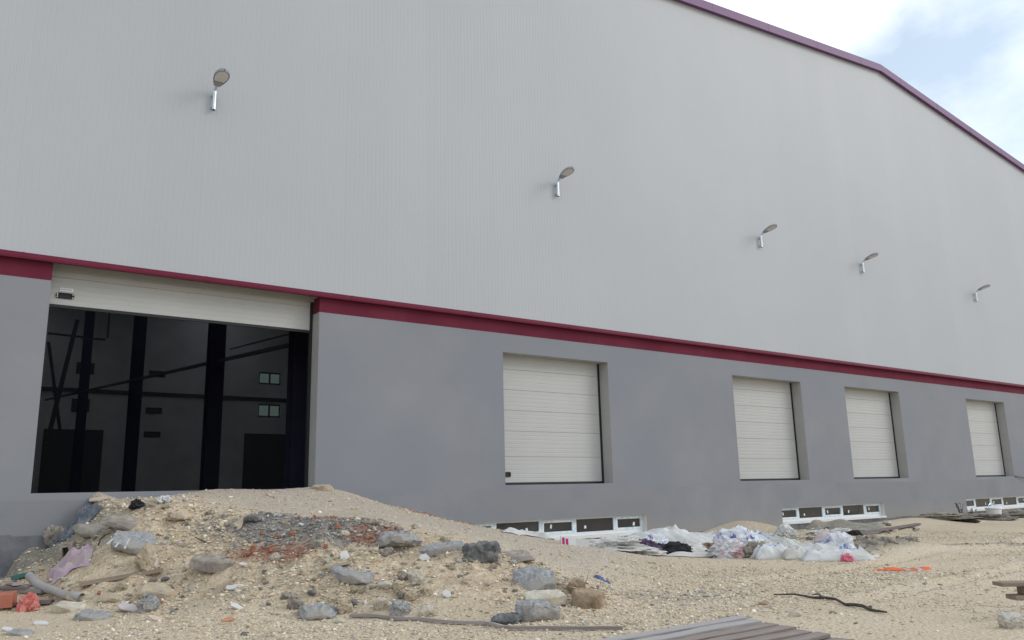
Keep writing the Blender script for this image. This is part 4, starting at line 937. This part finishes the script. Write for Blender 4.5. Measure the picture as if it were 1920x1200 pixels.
# --- the heap of plastic sacks and sheets below the first window strip
cloth('plastic_sheet', 9.95, 13.05, 1.0, .5, FACE, .10, 'sheet', 'white plastic scrap lying on the ramp edge under the first window strip', 'sheet', 3)
crumple('plastic_sheet', 11.2, 12.1, 1.5, .7, .22, 'sheet', 'greyish crumpled plastic sheet at the left end of the sack heap', 'sheet', 8, FACE-.1, .6)
crumple('plastic_sheet', 11.65, 11.75, .9, .5, .15, 'sack_dirty', 'low dusty plastic lump in front of the greyish sheet', 'sheet', 81, FACE-.1, .5)
cloth('plastic_sheet', 13.15, 11.05, 1.9, .42, FACE-.1, .07, 'sack_dirty', 'dusty plastic strip spread in front of the rags', 'sheet', 12, n=40)
SK = [
 ('plastic_sack', 12.4, 12.7, 1.6, .9, .24, FACE+.1, 'sack', 'big white sack at the left of the heap behind the purple rags', 0, 0),
 ('plastic_sack', 13.6, 12.85, 2.3, 1.0, .34, FACE-.05, 'sack', 'biggest smooth white sack in the middle of the heap', 4, 0),
 ('plastic_sack', 14.7, 12.5, 1.8, .9, .32, FACE-.1, 'sack', 'long white sack at the back right of the heap', 9, 0),
 ('printed_sack', 12.5, 12.15, .75, .45, .32, FACE+.5, 'blueprint_bag', 'crumpled grey and blue printed bag over the dark rags', 13, .1),
 ('plastic_sack', 13.25, 11.85, .9, .5, .17, FACE, 'sack_dirty', 'dusty cream sack lying flat beside the dark rags', 17, 0),
 ('printed_sack', 14.2, 11.4, 1.0, .7, .42, FACE-.25, 'blueprint_bag', 'upright white bag with blue print at the right of the heap', 21, .12),
 ('printed_sack', 14.9, 11.3, 1.6, .6, .26, FACE-.5, 'sack_blue', 'white sack sloping down to the right from the blue printed bag', 25, .22),
 ('clear_bag', 13.15, 10.75, .72, .5, .28, FACE, 'clear_bag', 'cloudy plastic bag with red contents in front of the heap', 29, 0),
 ('burlap_sack', 13.35, 10.25, .5, .45, .24, FACE+.3, 'mud', 'small mud-coloured sack between the cloudy bag and blue-striped sack', 33, 0),
 ('printed_sack', 13.35, 9.9, .75, .45, .19, FACE+.1, 'sack_blue', 'plump white sack with a blue stripe at the front of the heap', 37, 0),
 ('plastic_sack', 13.9, 10.05, 1.0, .5, .19, FACE-.4, 'sack_dirty', 'cream sack lying behind the blue-striped one', 41, 0),
 ('plastic_sack', 13.45, 9.45, .5, .32, .15, FACE, 'sack_dirty', 'small cream sack with purple print right of the blue-striped one', 45, 0),
 ('printed_sack', 13.75, 9.25, 1.0, .45, .16, FACE-.35, 'sack_blue2', 'white sack with faint blue lettering near the right end', 49, 0),
 ('printed_sack', 13.8, 8.85, 1.25, .45, .15, FACE-.15, 'sack_blue2', 'rightmost long white sack with a pink end', 53, 0),
 ('printed_sack', 14.15, 9.05, .5, .4, .30, FACE-.2, 'blueprint_bag', 'crumpled printed bag standing behind the rightmost sack', 57, .2),
 ('plastic_bag', 18.4, 13.2, .45, .4, .26, FACE, 'sack', 'lone white bag against the wall below the middle window strip', 61, 0),
 ('rubbish_bag', 17.3, 13.35, .38, .26, .13, FACE, 'black_cloth', 'small black bag lying behind the sack heap', 65, 0),
 ('plastic_sack', 14.75, 9.5, .7, .4, .12, FACE-.3, 'pink', 'flattened pinkish sack on the far debris heap', 69, 0),
]
for nm, x, y, w, d, h, rot, mt, lb, sd, tl in SK:
    if mt in ('blueprint_bag', 'clear_bag', 'black_cloth') or nm in ('plastic_bag', 'burlap_sack'): crumple(nm, x, y, w*1.05, d*1.1, h*1.15, mt, lb, 'bag' if 'bag' in nm else 'sack', sd, rot, .5, tl)
    else: sack(nm, x, y, w, d, h, rot, mt, lb, 'bag' if 'bag' in nm else 'sack', sd, tl, wr=1.25)
crumple('rag_pile', 11.95, 11.85, .55, .4, 0.277, 'purple_cloth', 'dark purple rags spilling from the heap', 'rags', 5, FACE, 0.55)
crumple('rag_pile', 12.5, 11.75, .85, .35, 0.244, 'black_cloth', 'black rags under the crumpled grey and blue bag', 'rags', 6, FACE, 0.55)
crumple('rag_pile', 13.55, 11.55, .6, .35, 0.225, 'rag', 'red and brown scraps between the sacks', 'rags', 15, FACE, 0.55)
crumple('plastic_scrap', 13.75, 8.62, .26, .2, 0.140, 'pink_plastic', 'pink plastic scrap at the right end of the sacks', 'scrap', 16, FACE, 0.55)
# box with magenta print and a sheet of paper beside it
bx = empty('cardboard_box', (9.8, 11.6, gz(9.8, 11.6)-.01), FACE); tag(bx, 'white box with magenta print half hidden behind the ramp edge', 'box')
m = MB(); m.box(-.17, .10, -.10, .10, 0, .17); m.build('carton', M['paper'], bx)
m = MB(); m.box(-.15, -.105, -.104, -.101, .03, .15); m.box(-.085, -.04, -.104, -.101, .02, .13); m.build('print', M['magenta'], bx)
pp = MB(); pp.box(-.12, .12, -.01, .0, 0, .15); o = pp.build('paper_sheet', M['white']); o.location = (10.05, 11.55, gz(10.05, 11.55)-.005); o.rotation_euler = (-.2, .06, FACE); tag(o, 'white card leaning right of the magenta printed box', 'card')

# --- left slope litter
cloth('pink_cloth', 1.98, 13.15, .55, .5, FACE+.5, .11, 'pink_cloth', 'crumpled mauve pink cloth on the left bank', 'cloth', 4, n=56, outline=.5, kf=1.3)
cloth('blue_tarp', 2.28, 15.0, .55, .5, .3, .14, 'blue_cloth', 'crumpled dark blue tarpaulin on the bank against the wall', 'tarpaulin', 9, n=56, outline=.4, kf=2.0)
crumple('black_cloth', 2.98, 14.0, .24, .22, 0.130, 'black_cloth', 'small black rag near the top of the left bank', 'rag', 10, .2, 0.55)
crumple('plastic_scrap', 3.25, 13.5, .22, .22, 0.100, 'sack', 'bluish white plastic scrap at the top of the left bank', 'scrap', 19, .4, 0.55)
crumple('plastic_scrap', 2.72, 13.75, .3, .2, 0.080, 'sheet', 'greyish plastic scrap below the black rag', 'scrap', 22, .4, 0.55)
crumple('red_plastic_bag', 1.42, 12.35, .22, .26, 0.200, 'red_plastic', 'torn red plastic bag by the scrap pile at far left', 'bag', 14, .2, 0.55)
m = MB(); m.box(-.22, .14, -.14, .14, 0, .17); o = m.build('brick_red_box', M['brick_box'], bevel=.006); o.location = (1.15, 12.55, gz(1.15, 12.55)+.02); o.rotation_euler = (.05, -.03, FACE+.35); tag(o, 'brick red box at the far left edge under the grey board', 'box')
m = MB()
pth = [(1.50, 13.25), (1.58, 12.95), (1.68, 12.62), (1.80, 12.30), (1.97, 12.02)]
P3 = [Vector((x, y, gz(x, y)+.05+.08*(1-i/4))) for i, (x, y) in enumerate(pth)]
m.tube([p-P3[0] for p in P3], [.056, .056, .055, .054, .052], 14, cap=False); m.tube([(p-P3[0]) for p in P3], [.049, .049, .048, .047, .045], 14, cap=False)
o = m.build('corrugated_pipe', M['pipe'], smooth=True); o.location = P3[0]; tag(o, 'short grey plastic pipe lying curved by the scrap pile', 'pipe')
hb = MB(); w_, d_, h_ = .20, .20, .22; t_ = .045
hb.box(-w_/2, w_/2, -d_/2, d_/2, 0, t_); hb.box(-w_/2, w_/2, -d_/2, d_/2, h_-t_, h_); hb.box(-w_/2, -w_/2+t_*1.3, -d_/2, d_/2, t_, h_-t_); hb.box(w_/2-t_*1.3, w_/2, -d_/2, d_/2, t_, h_-t_); hb.box(-w_/2+.06, w_/2-.06, d_/2-.03, d_/2-.002, t_, h_-t_)
o = hb.build('hollow_block', M['mudstone']); o.location = (2.02, 13.72, gz(2.02, 13.72)-.02); o.rotation_euler = (.1, -.12, FACE+.25); tag(o, 'hollow concrete block with a square hole on the left bank', 'block')
m = MB(); m.box(-.14, .14, -.05, .05, 0, .06); o = m.build('teal_scrap', M['teal'], bevel=.008); o.location = (1.46, 13.55, gz(1.46, 13.55)+.03); o.rotation_euler = (.1, -.2, FACE); tag(o, 'teal scrap piece behind the far left boards', 'scrap')
def wire(nm, pts, r, mt, lb, cat):
    c = Vector(pts[0]); m = MB(); m.tube([Vector(p)-c for p in pts], r, 6); o = m.build(nm, M[mt], smooth=True); o.location = c; return tag(o, lb, cat)
x, y = 2.40, 13.2; z = gz(x, y); wire('bent_rod', [(x-.08,y,z-.02),(x-.06,y,z+.07),(x-.01,y,z+.12),(x+.07,y,z+.15)], .009, 'cable', 'bent black rod sticking out of the left bank', 'rod')
x, y = 3.45, 12.2; z = gz(x, y); wire('rod', [(x-.06,y,z+.09),(x+.1,y-.05,z+.0)], .009, 'cable', 'short dark rod poking from the gravel mid slope', 'rod')
x, y = 7.6, 8.42; z = gz(x, y); cloth('blue_strap', 7.62, 8.4, .22, .035, FACE-.3, .03, 'blue_strip', 'torn blue plastic strap on the gravel right of the clay clod', 'strap', 2, n=12)
x, y = 16.1, 11.85; z = gz(x, y); wire('bent_wire', [(x-.12,y+.08,z+.22),(x-.08,y+.05,z),(x+.1,y-.06,z),(x+.16,y-.1,z+.24)], .012, 'cable', 'bent black wire frame standing behind the cream sacks', 'wire')
for i, (x, y) in enumerate(((16.6,12.9),(17.2,12.8),(17.9,12.6),(18.4,12.4))):
    z = gz(x, y); rr = random.Random(i); wire('green_strap', [(x+.12*k-.3, y+rr.uniform(-.1,.1), z+.02+rr.uniform(0,.05)) for k in range(7)], .012, 'green_wire', ['tangled green strap left of the lone white bag','tangled green strap in front of the lone white bag','tangled green strap right of the lone white bag','last green strap to the right of the lone white bag'][i], 'strap')
# litter under the middle strip window
crumple('plastic_scrap', 19.4, 12.9, .6, .4, 0.140, 'sack_dirty', 'pale plastic scrap in the litter below the middle window strip', 'scrap', 31, FACE, 0.55)
cloth('debris_net', 22.2, 13.9, 2.2, .8, FACE-.3, .22, 'mud', 'muddy netting heaped against the wall below the middle window strip', 'netting', 33, n=30, outline=.4)
crumple('plastic_scrap', 20.9, 13.2, .7, .4, 0.140, 'sheet', 'grey plastic scrap left of the muddy netting', 'scrap', 35, FACE, 0.55)
crumple('plastic_scrap', 22.9, 12.9, .22, .16, 0.120, 'red_plastic', 'small red scrap in front of the muddy netting', 'scrap', 36, FACE, 0.55)
crumple('rag', 19.9, 12.2, .4, .25, 0.140, 'black_cloth', 'black rag in the litter right of the lone white bag', 'rag', 38, FACE, 0.55)
rr = random.Random(77)
for i in range(46):
    x = 16.2+8.5*rr.random(); y = 12.6+rr.uniform(-.5,1.3)+.05*(x-16); s = rr.uniform(.10,.30); mt = rr.choice(['sack_dirty','mud','mudstone','woodpale','teal','black_cloth','sheet','lime','woodpurple','green_wire'])
    if rr.random() < .5:
        m = plate_mesh(900+i, s*1.3, s*.7, .02); o = m.build('litter_scrap', M[mt]); o.location = (x, y, gz(x, y)+.05); o.rotation_euler = (rr.uniform(-.5,.5), rr.uniform(-.5,.5), rr.uniform(0,6))
    else:
        o = link('litter_scrap', rock_mesh(900+i, s, s*.7, s*.45, 'round', 1.3), M[mt], smooth=True); o.location = (x, y, gz(x, y)+.03); o.rotation_euler = (0, 0, rr.uniform(0,6))
    tag(o, 'small scrap in the litter strewn below the middle window strip', 'scrap', 'litter below the middle window strip')
# far debris heap
rr = random.Random(5)
for i in range(26):
    x = 15.4+rr.uniform(-1.0,1.0); y = 9.1+rr.uniform(-.5,.5); s = rr.uniform(.1,.24)
    o = link('debris_lump', rock_mesh(700+i, s, s*.8, s*.5, 'block', 1.0), M[rr.choice(['mudstone','mud','lime'])], smooth=True); o.location = (x, y, gz(x, y)+.02); o.rotation_euler = (rr.uniform(-.3,.3), rr.uniform(-.3,.3), rr.uniform(0,6)); tag(o, 'earthy lump on the far debris heap right of the sacks', 'lump', 'lumps on the far debris heap')
for i in range(18):
    x = 15.3+rr.uniform(-1.1,1.0); y = 9.0+rr.uniform(-.5,.5); a = rr.uniform(0,3.1); l_ = rr.uniform(.15,.35)
    strip_obj('splinter', [(x, y), (x+l_*math.cos(a), y+l_*math.sin(a))], .03, .015, rr.choice(['woodpale','woodgrey','woodpurple']), 'wood splinter on the far debris heap right of the sacks')['group'] = 'splinters on the far debris heap'
# --- hi-vis vest flat on the ground
vx, vy = 12.95, 7.25; ve = empty('safety_vest', (vx, vy, gz(vx, vy)), FACE-.02); tag(ve, 'orange safety vest with grey bands lying crumpled on the yard', 'vest')
def vest_part(nm, x0, x1, w0, w1, mt, sd):
    n = 12; m = MB()
    for i in range(n):
        t_ = i/(n-1); x = x0+(x1-x0)*t_; w = w0+(w1-w0)*t_
        for j in range(7):
            s = -1+2*j/6; q = Vector((x*3+sd, s*1.5, 0)); m.v.append((x, s*w/2, .012+(.03+.035*noise.noise(q))*(1-s*s)*min(1, w*6)+.012*noise.noise(q*4)))
    for i in range(n-1):
        for j in range(6): a = i*7+j; m.f.append((a, a+1, a+8, a+7))
    k = len(m.v); m.v += [(v[0], v[1], .004) for v in m.v]
    for i in range(n-1): a = i*7; m.f += [(a, a+7, a+7+k, a+k), (a+6, a+6+k, a+13+k, a+13)]
    m.f += [tuple(range(7))+tuple(range(k+6, k-1, -1)), tuple(range((n-1)*7, n*7))+tuple(range(k+n*7-1, k+(n-1)*7-1, -1))]
    return m.build(nm, M[mt], ve, True)
vest_part('strap', -.46, -.20, .03, .08, 'orange', 1); vest_part('body', -.20, .07, .10, .30, 'orange', 1); vest_part('reflective_band', .07, .15, .30, .31, 'reflect', 1)
vest_part('body', .15, .27, .31, .31, 'orange', 1); vest_part('reflective_band', .27, .34, .31, .29, 'reflect', 1); vest_part('body', .34, .50, .29, .16, 'orange', 1)
# --- branch
bp_ = [(8.98,6.69),(9.06,6.45),(9.12,6.22),(9.10,6.08),(9.02,5.86),(8.90,5.66),(8.78,5.49),(8.66,5.30),(8.58,5.16),(8.46,4.91)]
P3 = [Vector((x, y, gz(x, y)+.025+.012*math.sin(i*2.1))) for i, (x, y) in enumerate(bp_)]
br = empty('fallen_branch', P3[0]); tag(br, 'thin dark fallen branch lying on the bare yard', 'branch')
m = MB(); m.tube([p-P3[0] for p in P3], [.008,.011,.013,.019,.016,.017,.018,.020,.016,.009], 8); m.build('stem', M['bark'], br, True)
m = MB(); q = P3[3]-P3[0]; m.tube([q, q+Vector((.05,.09,.03)), q+Vector((.08,.2,.01))], [.014,.01,.005], 6); m.build('twig', M['bark'], br, True)
m = MB(); q = P3[8]-P3[0]; m.tube([q, q+Vector((.06,.03,.03)), q+Vector((.12,.1,.01))], [.014,.009,.005], 6); m.build('twig', M['bark'], br, True)
# --- slatted pallet in the foreground
pa = empty('slatted_pallet', (5.6, 4.4, 0)); tag(pa, 'weathered grey slatted timber pallet cut by the bottom edge of the picture', 'pallet')
rr = random.Random(3); nb = 10; pit = .205
def board(L_, w, th, seed, warp=.012):
    m = MB(); n = 10; r_ = random.Random(seed)
    e0, e1 = r_.uniform(-.02,.02), r_.uniform(-.02,.02)
    for i in range(n):
        t_ = i/(n-1); x = -L_/2+L_*t_; z = warp*noise.noise(Vector((x*1.5, seed*2.3, 0))); dy = .008*noise.noise(Vector((x*2.1, seed*4.1, 3)))
        k = e0 if i == 0 else e1 if i == n-1 else 0
        for a, b_ in ((-1,-1),(1,-1),(1,1),(-1,1)): m.v.append((x+k*a, a*w/2+dy+r_.uniform(-.002,.002), z+b_*th/2))
    for i in range(n-1):
        for j in range(4): a = i*4+j; b_ = i*4+(j+1) % 4; m.f.append((a, b_, b_+4, a+4))
    m.f += [(3,2,1,0), tuple((n-1)*4+j for j in range(4))]
    return m
for i in range(nb):
    yy = 5.20-pit*i; L_ = 2.05+rr.uniform(-.03,.03); xe = 6.48-.052*i+rr.uniform(-.012,.012)
    o = board(L_, .138, .026, i+1).build('slat', M['pallet_light'] if i < 2 else M['pallet'], pa, bevel=.002)
    o.location = (xe-L_/2-5.6, yy-4.4, .135+.003*(i % 2)); o.rotation_euler = (rr.uniform(-.015,.015), rr.uniform(-.006,.006), rr.uniform(-.01,.01))
for dx in (-.85, 0, .72):
    m = MB(); m.bar((dx+.18, .88, .075), (dx-.30, -1.10, .075), .075, .085); m.build('bearer', M['pallet'], pa)
    for dyy in (.7, -.2, -1.0):
        m = MB(); m.box(dx-.05-.12*(0.7-dyy)+.09, dx+.10-.12*(.7-dyy)+.09, dyy-.06, dyy+.06, 0.0, .03); m.build('foot', M['pallet'], pa)
# --- stacked boards at the right edge, resting on the pale block
sb = empty('stacked_boards', (9.1, 3.75, 0), FACE); tag(sb, 'brown stacked pallet boards jutting in at the right edge', 'pallet')
for nm, x0, x1, z0, z1, y0, y1 in (('board', -.30, .9, .320, .358, -.06, .12), ('spacer_block', -.08, .1, .235, .319, -.05, .09), ('board', -.19, .9, .190, .234, -.07, .11), ('spacer_block', .62, .8, .235, .319, -.05, .09)):
    m = MB(); m.box(x0, x1, y0, y1, z0, z1); o = m.build(nm, M['woodbrown'], sb, bevel=.006)
# --- right end: bucket, dead weeds, litter by the third window strip
bk = empty('bucket', (31.3, 13.7, gz(31.3, 13.7))); tag(bk, 'white plastic bucket by the right-hand window strip', 'bucket')
m = MB(); m.tube([(0,0,.0),(0,0,.34),(0,0,.36),(0,0,.38)], [.21,.25,.27,.27], 20); m.build('pail', M['bucket'], bk, True)
m = MB(); m.tube([(0,0,.385),(0,0,.41)], [.275,.26], 20); m.build('lid', M['bucket'], bk, True)
m = MB(); m.tube([(.27*math.cos(a), .05, .42+.14*math.sin(a)) for a in [math.pi*k/10 for k in range(11)]], .012, 6); m.build('bail', M['galv'], bk, True)
for i, (x, y, hgt, lb) in enumerate(((28.9, 13.7, .55, 'taller dry brown weed by the wall left of the white bucket'), (30.2, 13.9, .38, 'smaller dry weed beside the white bucket'))):
    wd = empty('dry_weed', (x, y, gz(x, y))); tag(wd, lb, 'weed'); rr = random.Random(i+3); m = MB(); lf = MB()
    for k in range(6):
        a = rr.uniform(0,6.28); s = rr.uniform(.08,.2); pts = [(s*math.cos(a)*t_, s*math.sin(a)*t_, hgt*t_*rr.uniform(.9,1.05)) for t_ in (0,.35,.7,1)]; m.tube(pts, [.012,.009,.007,.004], 5)
        for q in range(9):
            t_ = rr.uniform(.3,1); c = Vector((s*math.cos(a)*t_, s*math.sin(a)*t_, hgt*t_)); e = Vector((rr.gauss(0,1), rr.gauss(0,1), rr.gauss(0,.6))).normalized()*.07; f_ = e.cross(Vector((0,0,1)))*.5
            lf.quad(tuple(c), tuple(c+e*.5+f_), tuple(c+e), tuple(c+e*.5-f_))
    m.build('stem', M['weed'], wd); lf.build('leaves', M['weed'], wd)
crumple('debris_mat', 27.9, 13.9, 1.6, .8, 0.200, 'mud', 'grey muddy sheet left of the dry weeds', 'sheet', 41, FACE-.4, 0.55)
crumple('rag', 28.2, 13.3, .8, .3, 0.160, 'black_cloth', 'dark rag lying below the dry weeds', 'rag', 43, FACE-.4, 0.55)
crumple('debris_mat', 30.4, 13.8, 2.0, .7, 0.220, 'mudstone', 'brown debris sheet between the dry weeds and the bucket', 'sheet', 44, FACE-.5, 0.55)
crumple('debris_mat', 33.0, 13.6, 1.8, .7, 0.260, 'mudstone', 'brown debris sheet right of the bucket', 'sheet', 45, FACE-.5, 0.55)
crumple('plastic_scrap', 34.2, 13.6, .5, .4, 0.250, 'red_plastic', 'red scrap at the right edge under the last window strip', 'scrap', 46, FACE, 0.55)
